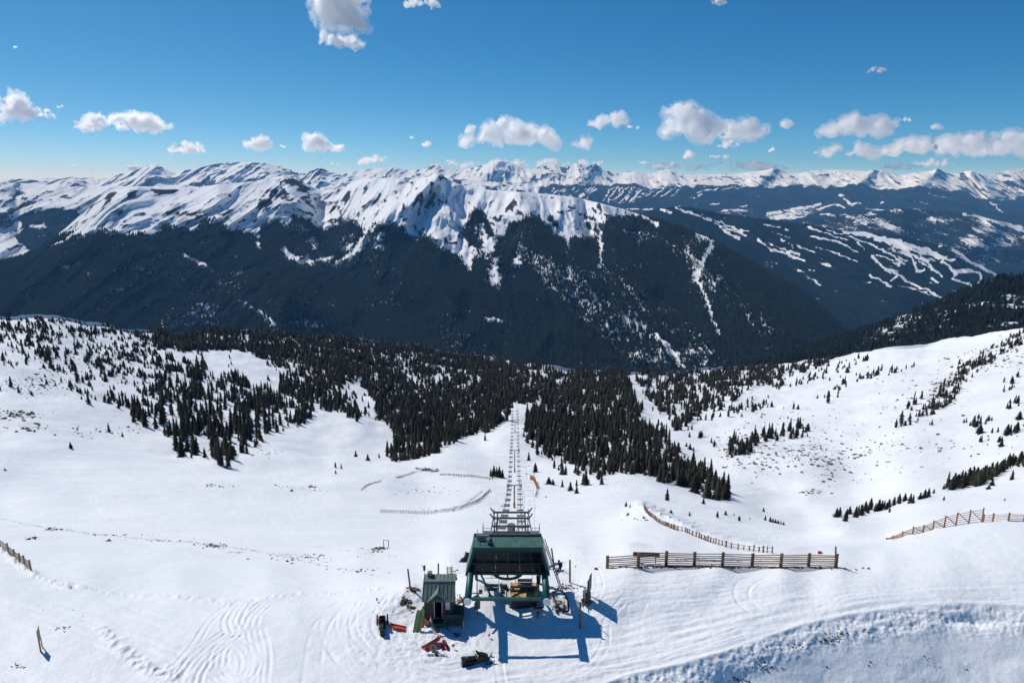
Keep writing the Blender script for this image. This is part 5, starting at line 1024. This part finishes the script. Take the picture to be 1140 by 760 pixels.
for s_ in (-1, 1):
    roofq([(cxm, y0-.5, rz), (cxm+s_*1.12, y0-.42, ez-.16), (cxm, yr+.02, rz)])
    for k in range(1, 5):
        f = k/5; b.bar((cxm+s_*1.12*f, y0-.48, rz+(ez-.16-rz)*f+.02), (cxm+s_*1.12*f*.95, y0-.48+(yr-y0+.5)*(1-f)*.96, rz+(ez-.16-rz)*f+.02+.0), .035, .04)
b.bar((cxm, y0-.52, rz+.02), (cxm, yr, rz+.02), .08, .05); b.build('gable', rf.data.materials[0], rf)
b = MB(); b.box(xa+.35, e2[0]-.35, ez+1.2, xa+.8, e2[0]+.1, ez+1.75); b.build('vent_box', rf.data.materials[0], rf)
b = MB(); b.box(dl-.08, y0-.04, fz, dl, y0-.002, dt+.08); b.box(dr, y0-.04, fz, dr+.08, y0-.002, dt+.08); b.box(dl, y0-.04, dt, dr, y0-.002, dt+.08); b.build('door_frame', mat('pale_green_trim', (.38, .46, .42), .6), hut)
b = MB(); b.box(dl+.0, y0+th+.01, fz, dl+.04, y0+th+.7, dt-.02); dd_ = b.build('door', M_DKGREEN, hut); b = MB(); b.box(dl+.05, y0+.72, fz+.95, dl+.09, y0+.78, fz+1.0); b.build('handle', M_GREY, dd_)
b = MB(); b.box(wl, y0-.02, wb, wl+.03, y0-.002, wt); b.box(wr-.03, y0-.02, wb, wr, y0-.002, wt); b.box(wl, y0-.025, (wb+wt)/2-.02, wr, y0-.003, (wb+wt)/2+.02); wf = b.build('window', M_WHITE, hut); b = MB(); b.box(wl+.01, y0+.03, wb+.01, wr-.01, y0+.05, wt-.01); b.build('blind', M_BLIND, wf)
b = MB(); px0, px1 = cxm-.55, (515-488)*k_; b.box(px0, y0-.9, fz-.12, px1, y0-.02, fz-.0); b.box(xr+.02, y0-.02, fz-.12, px1, y0+2.2, fz-.0)
for k in range(6): b.box(px0+.02, y0-.88+.14*k, fz, px1-.02, y0-.78+.14*k, fz+.025)
for x_, y_ in ((px0+.05, y0-.85), (px1-.15, y0-.85), (px1-.15, y0+2.0), (cxm+.9, y0-.85)): b.box(x_, y_, -.6, x_+.1, y_+.1, fz-.1)
b.build('porch', M_DKGREEN, hut)
b = MB()
for i in range(3): x_ = px0+(px1-px0)*(.42+.58*i/2)-.04; b.box(x_-.04, y0-.92, fz, x_+.04, y0-.84, fz+1.0)
b.box(px0+(px1-px0)*.42, y0-.92, fz+.95, px1, y0-.85, fz+1.02); b.box(px0+(px1-px0)*.42, y0-.91, fz+.10, px1, y0-.86, fz+.16); b.box(px1-.08, y0-.9, fz+.95, px1, y0+2.2, fz+1.02); b.box(px1-.08, y0+2.1, fz, px1, y0+2.2, fz+1.0)
for i in range(26): x_ = px0+(px1-px0)*(.44+.56*i/26); b.box(x_, y0-.895, fz+.16, x_+.03, y0-.875, fz+.95)
for i in range(28): y_ = y0-.85+3.0*i/28; b.box(px1-.055, y_, fz+.02, px1-.03, y_+.03, fz+.95)
for z_ in (.35, .55, .75): b.box(px0+(px1-px0)*.42, y0-.885, fz+z_, px1, y0-.87, fz+z_+.02)
b.build('railing', M_DKGREEN, hut)
b = MB()
for i in range(3): b.box(px0-.02, y0-1.15-.24*i, fz-.3-.2*i, px0+.8, y0-.93-.24*i, fz-.24-.2*i)
b.build('steps', M_DKGREEN, hut)
# ---- leaning green toboggan shells and an orange one
def shell(name, label, p0, p1, w_, m_, curl=.25, depth=.10, roll=0, cat='sled'):
    """trough-shaped sled: an outline swept along its length with raised sides and an upturned nose"""
    p0, p1 = Vector(p0), Vector(p1); L_ = (p1-p0).length; n = 14; o = empty(name, p0, 0, label, cat); ax = (p1-p0).normalized(); sd = ax.cross(Vector((0, 0, 1))).normalized(); nr = sd.cross(ax).normalized()
    sd2 = sd*math.cos(roll)+nr*math.sin(roll); nr = sd2.cross(ax).normalized(); sd = sd2; V = []; Fc = []
    sec = [(-1, 1), (-.92, 0), (-.5, -.1), (0, .12), (.5, -.1), (.92, 0), (1, 1)]; m_n = len(sec)
    for lay in (0, 1):
        for i in range(n+1):
            t = i/n; wv = w_/2*(1-.35*max(0, t-.8)/.2)*(1-.1*(1-t)); lift = curl*max(0, (t-.78)/.22)**2
            for u, v in sec: V.append(ax*(L_*t)+sd*(u*wv)+nr*(v*depth+lift-.02*lay))
    for i in range(n):
        for k in range(m_n-1):
            a = i*m_n+k; Fc.append((a, a+1, a+m_n+1, a+m_n)); a += (n+1)*m_n; Fc.append((a+m_n, a+m_n+1, a+1, a))
    b = MB(); b.add(V, Fc); b.build('shell', m_, o); return o, ax, sd, nr, L_
a0 = G(462, 704); o_, ax, sd, nr, L_ = shell('rescue_sled', 'olive green sled shell leaning upright, outer one left of the hut', a0+Vector((0, 0, -.05)), a0+Vector((.35, 1.1, 1.75)), .52, M_BOARDG, .12, .07)
a1 = G(466, 704.5); shell('rescue_sled', 'olive green sled shell leaning upright, inner one nearest the hut wall', a1+Vector((0, 0, -.05)), a1+Vector((.38, 1.15, 1.8)), .48, M_BOARDG, .12, .07)
a1 = G(470, 699); shell('rescue_sled', 'red-orange sled half hidden between green shells and hut wall', a1, a1+Vector((.12, 1.2, 1.6)), .42, M_ORANGE, .1, .06)
def handles(o_, ax, sd, nr, L_, m_):
    b = MB()
    for s_ in (-1, 1): b.tube([ax*(L_*.9)+sd*(s_*.2)+nr*.12, ax*(L_*1.15)+sd*(s_*.24)+nr*.3, ax*(L_*1.42)+sd*(s_*.2)+nr*.28], .022, 6)
    b.tube([ax*(L_*1.42)+sd*.2+nr*.28, ax*(L_*1.5)+nr*.28, ax*(L_*1.42)-sd*.2+nr*.28], .022, 6); b.build('handles', m_, o_)
p0 = G(452, 701); p1 = G(434, 697.5); r_s = shell('rescue_toboggan', 'bright red-orange rescue toboggan hitched behind the snowmobile at left', p0+Vector((0, 0, .16)), p1+Vector((0, 0, .18)), .52, M_ORANGE, .18, .14); handles(*r_s, M_WOOD)
b = MB(); b.tube([(-.1, -.55, -.05), (-.6, -.62, -.1), (-.9, -.35, -.05)][::-1], .03, 6); b.tube([r_s[1]*.3+r_s[2]*.0, r_s[1]*.2+Vector((.15, -.35, -.05)), r_s[1]*.9+Vector((0, -.5, -.1))], .035, 6); b.build('tow_bar', M_WOOD, r_s[0])
p0 = G(471.5, 722); p1 = G(491, 713); r_s = shell('rescue_toboggan', 'orange-edged rescue toboggan tipped on its side in front of the hut porch', p0+Vector((0, 0, .1)), p1+Vector((0, 0, .35)), .7, M_ORANGE, .22, .2, roll=.5)
b = MB(); c = r_s[1]*(r_s[4]*.5)
b.add([c+r_s[1]*x_+r_s[2]*y_+r_s[3]*z_ for x_, y_, z_ in ((-.8,-.25,.03),(.7,-.25,.03),(.7,.25,.03),(-.8,.25,.03),(-.75,-.2,.2),(.6,-.2,.24),(.6,.2,.24),(-.75,.2,.2))], [(0,3,2,1),(4,5,6,7),(0,1,5,4),(1,2,6,5),(2,3,7,6),(3,0,4,7)]); b.build('black_block', M_BLACK, r_s[0], bevel=.05)  # black block filling the middle of the trough
def spool(px_, py_, r2, label, m1, m2):
    g = G(px_, py_)+Vector((0, 0, r2*.7)); ax = Vector((.25, -.75, .6)).normalized(); o = empty('cable_spool', g, 0, label, 'spool')
    b = MB(); b.tube([-ax*.16, -ax*.11], r2, 20); b.tube([ax*.11, ax*.16], r2, 20); b.build('flange', m1, o); b = MB(); b.tube([-ax*.108, ax*.108], r2*.8, 16); b.build('winding', m2, o); b = MB(); b.tube([ax*.161, ax*.19], r2*.25, 10); b.build('core', M_BLACK, o)
spool(482, 723, .33, 'tan wooden cable spool with red winding beside the tipped toboggan', M_TAN, M_RED); spool(492.5, 720, .24, 'smaller red cable spool at the right end of the tipped toboggan', M_RED, M_RED)
a0 = G(494, 713.5); a1 = G(498.5, 722); b = MB(); v = a1-a0; b.tube([(0, 0, .15), v*.5+Vector((0, 0, .35)), v+Vector((0, 0, .12))], .17, 8, .11); o = b.build('tarp_roll', mat('maroon_tarp', (.12, .02, .025), .8, var=.4, bump=.5), smooth=True); o.location = a0; tag(o, 'rolled dark maroon tarp lying on the snow beside the red spool', 'tarp')
# skis on the snow
for k, (a, c, lb_) in enumerate((((475.5,728.2),(497,727.6),'upper one of two pale skis lying on the snow before the hut'), ((476.5,729.8),(498,729.0),'lower one of two pale skis lying on the snow before the hut'))):
    p, q = G(*a), G(*c); t = empty('ski', p, 0, lb_, 'ski'); v = q-p; s_ = Vector((-v.y, v.x, 0)).normalized()*.05; b = MB(); n = 8; V = []
    for i in range(n+1):
        f = i/n; up_z = .06+.12*max(0, (f-.85)/.15)**2; wv = 1.15-.35*math.sin(PI*f)
        V += [v*f+s_*wv+Vector((0, 0, up_z)), v*f-s_*wv+Vector((0, 0, up_z)), v*f-s_*wv+Vector((0, 0, up_z-.015)), v*f+s_*wv+Vector((0, 0, up_z-.015))]
    b.add(V, [(4*i+j, 4*i+(j+1) % 4, 4*i+4+(j+1) % 4, 4*i+4+j) for i in range(n) for j in range(4)]+[(0, 1, 2, 3), (4*n+3, 4*n+2, 4*n+1, 4*n)]); b.build('base', M_GREY if k else M_DGREY, t); b = MB(); c_ = v*.47+Vector((0, 0, .1)); b.bar(c_-v.normalized()*.16, c_+v.normalized()*.16, .07, .07); b.build('binding', M_BLACK, t)
# fluorescent marker flags
for px_, py_, h_, lb_ in ((504.6, 721, .5, 'bright pink marker flag in the hut shadow between toboggan and snowmobile'), (544.5, 708, .4, 'small pink marker flag in the snow between the two big shadows'), (419.6, 669, .4, 'tiny pink marker flag alone on the snow at left')):
    g = G(px_, py_); t = empty('marker_flag', g, 0, lb_, 'flag'); b = MB(); b.tube([(0, 0, -.2), (0, 0, h_+.1)], .012, 5); b.build('stick', M_TAN, t); b = MB(); w_ = .2 if h_ > .45 else .13
    b.add([(-w_/1.6, 0, h_-.25), (w_/1.6, .02, h_-.25), (w_*.75, .03, h_-.08), (0, 0, h_+.12), (-w_*.75, -.02, h_-.08), (-w_/1.6, .03, h_-.25), (w_/1.6, .05, h_-.25), (w_*.75, .06, h_-.08), (0, .03, h_+.12), (-w_*.75, .01, h_-.08)], [(0, 1, 2, 3, 4), (9, 8, 7, 6, 5), (0, 5, 6, 1), (1, 6, 7, 2), (2, 7, 8, 3), (3, 8, 9, 4), (4, 9, 5, 0)]); b.build('flag', M_PINK, t)
g = G(481.5, 704); t = empty('shovel', g, 0, 'shovel with orange grip and white blade stuck by the porch steps', 'shovel'); b = MB(); b.tube([(-.12, .25, 1.15), (0, .1, .35)], .03, 6); b.build('shaft', M_TAN, t); b = MB(); b.tube([(-.16, .27, 1.1), (-.17, .3, 1.45)], .05, 6); b.build('grip', M_ORANGE, t)
b = MB(); b.add([(-.14, .1, .36), (.1, .1, .38), (.42, -.25, .02), (.2, -.32, 0), (-.14, .12, .33), (.1, .12, .35), (.42, -.23, -.01), (.2, -.3, -.03)], [(0, 1, 2, 3), (7, 6, 5, 4), (0, 4, 5, 1), (1, 5, 6, 2), (2, 6, 7, 3), (3, 7, 4, 0)]); b.build('blade', M_WHITE, t)

# ---- snowmobiles
def snowmobile(px_, py_, rz, label, hood=M_BLACK):
    """2.9 m long, nose along +x"""
    g = G(px_, py_); t = empty('snowmobile', g, rz, label, 'snowmobile')
    n = [(-1.35, .05), (-1.30, .42), (-.9, .50), (.1, .46), (.35, .3), (.15, .06), (-1.2, .0)]; b = MB(); b.prism(n, lambda u, v, t_: (u, t_, v), -.19, .19)
    for k in range(16): x_ = -1.3+k*.095; b.box(x_, -.195, -.03, x_+.04, .195, .03)
    b.build('track', M_BLACK, t, bevel=.02)
    b = MB(); b.prism([(-1.0, .52), (-1.05, .78), (-.8, .84), (-.3, .74), (.15, .72), (.2, .55)], lambda u, v, t_: (u, t_, v), -.16, .16); b.build('seat', M_BLACK, t, bevel=.035)
    b = MB(); b.prism([(.05, .2), (.0, .75), (.35, .92), (.75, .82), (1.25, .48), (1.38, .26), (1.2, .16)], lambda u, v, t_: (u, t_, v), -.33, .33); hd = b.build('hood', hood, t, bevel=.07)
    b = MB(); b.prism([(.22, .90), (.02, 1.2), (.08, 1.22), (.45, .9)], lambda u, v, t_: (u, t_, v), -.24, .24); b.build('windshield', M_GLASS, t, bevel=.015)
    b = MB(); b.box(1.2, -.18, .38, 1.3, .18, .5); b.build('headlight', M_WHITE, hd)
    b = MB(); b.tube([(.05, 0, .8), (-.08, 0, 1.02)], .03, 6); b.tube([(-.15, -.38, 1.0), (-.05, -.15, 1.06), (-.05, .15, 1.06), (-.15, .38, 1.0)], .022, 6); b.build('handlebar', M_DGREY, t)
    for s_ in (-1, 1):
        b = MB(); P_ = [(.45, 0), (1.35, 0), (1.62, .10), (1.70, .24)]; V = []
        for x_, z_ in P_: V += [(x_, s_*.5-.075, z_), (x_, s_*.5+.075, z_), (x_, s_*.5+.075, z_+.04), (x_, s_*.5-.075, z_+.04)]
        b.add(V, [(4*i+j, 4*i+(j+1) % 4, 4*i+4+(j+1) % 4, 4*i+4+j) for i in range(3) for j in range(4)]+[(0, 1, 2, 3), (15, 14, 13, 12)]); sk = b.build('ski', M_BLACK, t)
        b = MB(); b.bar((1.0, s_*.5, .04), (.85, s_*.3, .42), .05, .05); b.bar((.8, s_*.5, .06), (.65, s_*.28, .3), .04, .04); b.build('suspension_arm', M_DGREY, sk)
        b = MB(); b.box(-.85, s_*.26-.06, .30, .2, s_*.26+.08, .34); b.build('running_board', M_DGREY, t)
    b = MB(); b.tube([(-1.1, -.25, .55), (-1.35, -.22, .72), (-1.35, .22, .72), (-1.1, .25, .55)], .025, 6); b.box(-1.3, -.2, .54, -.95, .2, .62); b.build('rear_rack', M_DGREY, t); return t
s1 = snowmobile(425.5, 698, R(100), 'dark snowmobile seen from behind, parked at the left with a toboggan'); b = MB(); b.box(-1.25, -.17, .63, -.95, .17, .9); b.build('cargo_box', M_BLACK, s1, bevel=.03); b = MB(); b.box(-.15, .12, .8, .05, .32, 1.0); b.build('red_bag', M_RED, s1, bevel=.03)
s2 = snowmobile(529.5, 735.5, R(18), 'black snowmobile parked side-on in front of the hut and terminal'); b = MB(); b.box(-1.3, -.2, .63, -.95, .2, .85); b.build('cargo_box', M_BLACK, s2, bevel=.03)
snowmobile(519, 625, R(60), 'dark snowmobile half hidden behind the left flank of the terminal hood')
# ---- hoses and rubble at the right of the terminal
g = G(616, 672); b = MB(); P_ = [G(x, y)-g+Vector((0, 0, .18)) for x, y in ((614.5,664),(617,672),(622,678),(628,681.5),(633,682))]; b.tube(P_, .11, 8); P_ = [G(x, y)-g+Vector((0, 0, .3)) for x, y in ((614.5,664),(622,663),(628,667),(632,674),(633,682))]; b.tube(P_, .09, 8); o = b.build('hose_loop', M_BLACK, smooth=True); o.location = g; tag(o, 'loop of thick black hose round a snowy rubble heap right of the terminal', 'hose')
def rocks(name, label, lst, m_, seed, single=False):
    """lst: (px,py,rx,ry,count,size_m)"""
    r2 = np.random.default_rng(seed); bm = bmesh.new(); bmesh.ops.create_icosphere(bm, subdivisions=1, radius=1); base = np.array([v.co[:] for v in bm.verts]); fc = np.array([[v.index for v in f.verts] for f in bm.faces]); bm.free(); VV = []; TT = []; n = 0
    for cx, cy, rx, ry, cnt, sz in lst:
        for _ in range(cnt):
            a, b_ = r2.normal(0, .5, 2) if cnt > 1 else (0, 0); p = near_at(cx+a*rx, cy+b_*ry); s_ = sz*(.35+.9*r2.random()**2)*(1 if cnt > 1 else 1.6)
            V = base*(1+.35*r2.standard_normal((len(base), 1)))*s_*np.array([1, .8, .6])*(.6+.8*r2.random(3)); an = r2.uniform(0, 6.3); c, s = math.cos(an), math.sin(an); V = np.stack([V[:, 0]*c-V[:, 1]*s, V[:, 0]*s+V[:, 1]*c, V[:, 2]], -1)+p; VV.append(V); TT.append(fc+n); n += len(base)
    me = np_mesh(name, np.concatenate(VV), None, False, np.concatenate(TT)); o = link(name, me, None, m_); tag(o, label, None, None, 'stuff'); return o
rocks('scattered_rocks', 'dark rocks poking through the snow on the slopes', [(870,505,60,22,260,.9),(820,500,30,14,120,.9),(925,515,40,20,120,.9),(960,500,70,30,90,1.0),(880,470,80,22,110,1.1),(1010,440,50,26,80,1.1),(1060,500,70,16,60,.8),(830,484,22,7,70,1.0),(905,546,18,4,30,.7),(1095,400,40,14,90,1.6),(1050,432,26,16,80,1.5),(1125,395,20,20,40,1.3),
    (40,425,60,12,200,.8),(20,462,34,6,90,.9),(90,400,80,16,120,.9),(120,478,60,6,60,.6),(30,474,20,3,40,.8),(240,545,20,3,18,.5),(330,547,34,4,26,.6),(60,590,10,3,16,.35),(120,596,50,1,24,.2),(330,622,50,4,50,.2),(400,634,30,3,24,.16),(180,602,40,1.5,30,.2),(38,600,10,2,10,.3),(122,602,3,1.4,6,.3),(238,608,14,2.2,34,.28),(262,615,10,1.5,10,.22),(330,618,40,3,24,.16),
    (475,524,14,1.4,36,.7),(500,567,40,2,36,.3),(478,547,40,6,40,.35),(420,611,9,2.2,24,.3),(415,612,20,3,20,.15),(245,512,16,6,20,.5),(300,508,30,6,30,.5),(710,580,16,2,8,.35),(560,560,6,3,5,.4),(700,575,3,1,3,.6),(606,552,2,1,2,.5)], M_ROCK, 3)
rocks('bank_stones', 'dark stones scattered down the shaded bank at the lower right', [(925,712,16,6,40,.11),(880,722,34,5,34,.08),(935,705,10,6,18,.10),(966,704,6,3,10,.10),(826,754,10,3,8,.22),(812,755,4,3,4,.18),(855,742,16,3,16,.13),(1005,735,50,16,16,.10),(920,741,2,1,1,.2),(1045,742,3,2,3,.1),(1075,745,3,2,2,.1),(840,735,20,5,14,.1)], M_ROCK, 4)
rocks('yard_rubble', 'brown earth clods and gravel around the hut and terminal', [(452,672,6,5,90,.16),(461,660,6,3,60,.15),(458,680,4,5,20,.14),(512,668,8,6,60,.13),(622,676,8,6,60,.16),(630,656,14,3,60,.12),(654,673,5,2,20,.12),(508,706,6,3,24,.12),(612,664,6,5,30,.12),(805,632.5,120,1.0,260,.20),(735,633,40,.8,60,.16),(130,680,120,14,30,.06),(437,690,10,12,16,.07),(470,715,24,10,24,.06),(560,745,90,10,20,.05),(20,742,7,4,14,.12),(70,700,8,3,10,.12)], M_EARTH, 5)
# ================================================================== LIGHT, SKY, AIR
SUN_AZ_X, SUN_AZ_Y, SUN_EL = -.77, .64, R(44)
w = bpy.data.worlds.new('World'); scene.world = w; w.use_nodes = True; nt = w.node_tree
bg = nt.nodes['Background']; sky = nt.nodes.new('ShaderNodeTexSky'); sky.sky_type = 'NISHITA'; sky.sun_disc = False
sky.sun_elevation = SUN_EL; sky.sun_rotation = math.atan2(SUN_AZ_X, SUN_AZ_Y); sky.altitude = 3700; sky.air_density = .7; sky.dust_density = 2.5; sky.ozone_density = 6
sp_ = nt.nodes.new('ShaderNodeSeparateColor'); cb_ = nt.nodes.new('ShaderNodeCombineColor'); nt.links.new(sky.outputs[0], sp_.inputs[0])
for k_, (ref, pw, out_) in enumerate(((4.1, 1.55, 3.1), (6.3, .95, 6.0), (8.7, .74, 8.0))):   # response curve of each channel of the sky colour
    a_ = nt.nodes.new('ShaderNodeMath'); a_.operation = 'DIVIDE'; a_.inputs[1].default_value = ref; nt.links.new(sp_.outputs[k_], a_.inputs[0])
    b_ = nt.nodes.new('ShaderNodeMath'); b_.operation = 'POWER'; b_.inputs[1].default_value = pw; nt.links.new(a_.outputs[0], b_.inputs[0])
    c_ = nt.nodes.new('ShaderNodeMath'); c_.operation = 'MULTIPLY'; c_.inputs[1].default_value = out_; nt.links.new(b_.outputs[0], c_.inputs[0]); nt.links.new(c_.outputs[0], cb_.inputs[k_])
nt.links.new(cb_.outputs[0], bg.inputs['Color']); bg.inputs['Strength'].default_value = .10
sl = bpy.data.lights.new('sun', 'SUN'); sl.energy = 3.7; sl.angle = R(.5); sl.color = (1, .96, .90); so = bpy.data.objects.new('sun', sl); COL.objects.link(so)
sv = Vector((SUN_AZ_X*math.cos(SUN_EL), SUN_AZ_Y*math.cos(SUN_EL), math.sin(SUN_EL))); so.rotation_euler = sv.to_track_quat('Z', 'Y').to_euler(); so.location = (0, 0, 200)
vs = scene.view_settings; vs.view_transform = 'Standard'; vs.look = 'None'; vs.exposure = 0; vs.gamma = 1; vs.use_curve_mapping = False
c = scene.cycles; c.use_denoising = True; c.max_bounces = 42; c.diffuse_bounces = 3; c.glossy_bounces = 2; c.transmission_bounces = 2; c.volume_bounces = 40; c.transparent_max_bounces = 8; c.use_adaptive_sampling = True; c.adaptive_threshold = .015; c.caustics_reflective = False; c.caustics_refractive = False
HAZE = 2.4e-5
if HAZE:
    b = MB(); ZTOP = max(float(L_[2][..., 2].max()) for L_ in LAY.values())+25; print('ZTOP', ZTOP); b.box(-60000, -4000, -1251, 60000, 60000, ZTOP); hz = b.build('haze', None); hz['kind'] = 'stuff'
    m = bpy.data.materials.new('haze_air'); m.use_nodes = True; t = m.node_tree; t.nodes.remove(t.nodes['Principled BSDF']); v = t.nodes.new('ShaderNodeVolumePrincipled')
    v.inputs['Absorption Color'].default_value = (1, 1, 1, 1); v.inputs['Color'].default_value = (.20, .49, .92, 1); v.inputs['Density'].default_value = HAZE; v.inputs['Anisotropy'].default_value = .0
    t.links.new(v.outputs[0], t.nodes['Material Output'].inputs['Volume']); hz.data.materials.append(m)

# ------------------------------------------------------------------ cumulus clouds, all with their bases near one altitude
def cloud_mat(mfp):
    m = bpy.data.materials.new('cloud_vapour'); m.use_nodes = True; t = m.node_tree; t.nodes.remove(t.nodes['Principled BSDF']); v = t.nodes.new('ShaderNodeVolumeScatter'); v.inputs['Color'].default_value = (1, 1, 1, 1); v.inputs['Density'].default_value = 1/mfp; v.inputs['Anisotropy'].default_value = CLOUD_G
    t.links.new(v.outputs[0], t.nodes['Material Output'].inputs['Volume']); return m
CLOUD_G = .75
bm = bmesh.new(); bmesh.ops.create_icosphere(bm, subdivisions=2, radius=1); ICO = np.array([v.co[:] for v in bm.verts]); ICF = np.array([[v.index for v in f.verts] for f in bm.faces]); bm.free()
OCT = np.array([(1, 0, 0), (-1, 0, 0), (0, 1, 0), (0, -1, 0), (0, 0, 1), (0, 0, -1)], float); OCF = np.array([(0, 2, 4), (2, 1, 4), (1, 3, 4), (3, 0, 4), (2, 0, 5), (1, 2, 5), (3, 1, 5), (0, 3, 5)])
ZB = 2550.
def cloud(cx, cy, w_, h_, seed, label, thin=0., zb=ZB):
    r = np.random.default_rng(seed); a, b_, c_ = ray(cx, cy+h_*.42); d = (zb-H)/c_; k = d/760; wm, hm = w_*k, h_*k; cen = unproj(cx, cy+h_*.42, d)
    n = int(60+w_*1.1); V = []; T = []; m = 0; sx = []; 
    nl = max(2, int(w_/16)); lob = [(r.uniform(-.42, .42), r.uniform(.45, 1.)) for _ in range(nl)]
    for i in range(n):
        l = lob[i % nl]; u = np.clip(l[0]+r.normal(0, .10), -.5, .5); env = (1-(2*u)**2)**.6*l[1]; rad = hm*r.choice([.08, .11, .15, .21], p=[.35, .3, .2, .15])*(1-thin*.25)*(.55+.6*env); z = r.uniform(0, max(.02, env))*hm*.78; y = r.normal(0, .10)*wm
        sx.append((u*wm, y, z+rad*.25, rad))
    for x, y, z, rad in sx:
        P_ = ICO*rad; P_[:, 2] = np.maximum(P_[:, 2], -rad*.3); V.append(P_+np.array([x, y, z])); T.append(ICF+m); m += len(ICO)
    me = np_mesh('cloud', np.concatenate(V), None, True, np.concatenate(T)); o = link('cloud', me, None, None); o.location = cen
    vs_ = max(k*.55, hm/44); md = o.modifiers.new('r', 'REMESH'); md.mode = 'VOXEL'; md.voxel_size = vs_; dg = bpy.context.evaluated_depsgraph_get(); m2 = bpy.data.meshes.new_from_object(o.evaluated_get(dg)); o.modifiers.clear(); o.data = m2
    co = np.empty(len(m2.vertices)*3, np.float32); m2.vertices.foreach_get('co', co); co = co.reshape(-1, 3); no = np.empty(len(m2.vertices)*3, np.float32); m2.vertices.foreach_get('normal', no); no = no.reshape(-1, 3)
    q = co/(hm*.16); nz = fbm(q[:, 0]+q[:, 1]*.6, q[:, 2]-q[:, 1]*.4+seed, 5, seed, .7)-.47; q = co/(hm*.42); n2 = fbm(q[:, 0]-q[:, 1]*.5, q[:, 2]+seed, 2, seed+3)-.5
    co = co+no*((nz*.30+n2*.35)*hm*(.9+thin*.4))[:, None]; m2.vertices.foreach_set('co', co.astype(np.float32).ravel()); m2.update()
    m3 = m2.copy(); c3 = co+no*(hm*(.085+.55*np.clip(nz, -.1, .3)+.25*np.clip(n2, -.1, .3)))[:, None]; m3.vertices.foreach_set('co', c3.astype(np.float32).ravel()); m3.update(); m3.materials.clear(); m3.materials.append(cloud_mat(hm*(.35+thin*.4))); ed = link('cloud_edge', m3, o)
    m2.materials.clear(); m2.materials.append(cloud_mat(hm*(.045+.07*thin))); o['kind'] = 'structure'; return o
for i, (cx, cy, w_, h_, th) in enumerate(((386,12,74,48,0),(377,44,50,14,.5),(471,3,40,10,.5),(14,119,48,32,.2),(53,125,18,9,.8),(139,134,94,20,.1),(212,163,52,14,.2),(290,159,34,14,.1),(312,162,12,5,.8),(352,159,44,15,.1),(374,164,40,8,.4),(565,148,100,24,.1),(530,143,24,10,.3),(585,152,50,14,.2),(680,133,46,14,.2),(752,134,92,34,0),(790,141,40,16,.3),(822,141,48,26,.1),(812,160,22,8,.6),(650,156,28,15,.5),(882,137,26,11,.2),(958,137,80,24,.1),(945,165,56,18,.4),(960,168,30,9,.6),(1065,158,140,24,.1),(1120,160,70,22,.2),(985,77,32,6,.9),(973,76,10,5,.9),(795,1,25,8,.3),(1010,132,10,5,.6),(1038,140,20,8,.6),
    (145,186,22,7,.7),(110,187,36,4,.9),(80,184,10,3,.8),(420,178,40,9,.4),(372,182,12,4,.8),(480,160,26,6,.8),(460,153,10,3,.9),(500,181,30,6,.7),(545,181,60,11,.4),(585,181,30,9,.4),(611,181,30,11,.4),(640,180,26,8,.5),(665,182,36,5,.8),(720,181,24,4,.8),(768,173,14,10,.3),(800,174,34,5,.7),(820,183,100,12,.5),(745,183,50,9,.6),(862,166,14,6,.6),(910,170,14,4,.8),(988,172,20,6,.7),(1040,180,50,8,.7),(1005,185,60,7,.8),(705,141,14,5,.9),(20,52,8,4,.9),(68,118,8,4,.9))):
    cloud(cx, cy, w_, h_, 500+i, '', th)
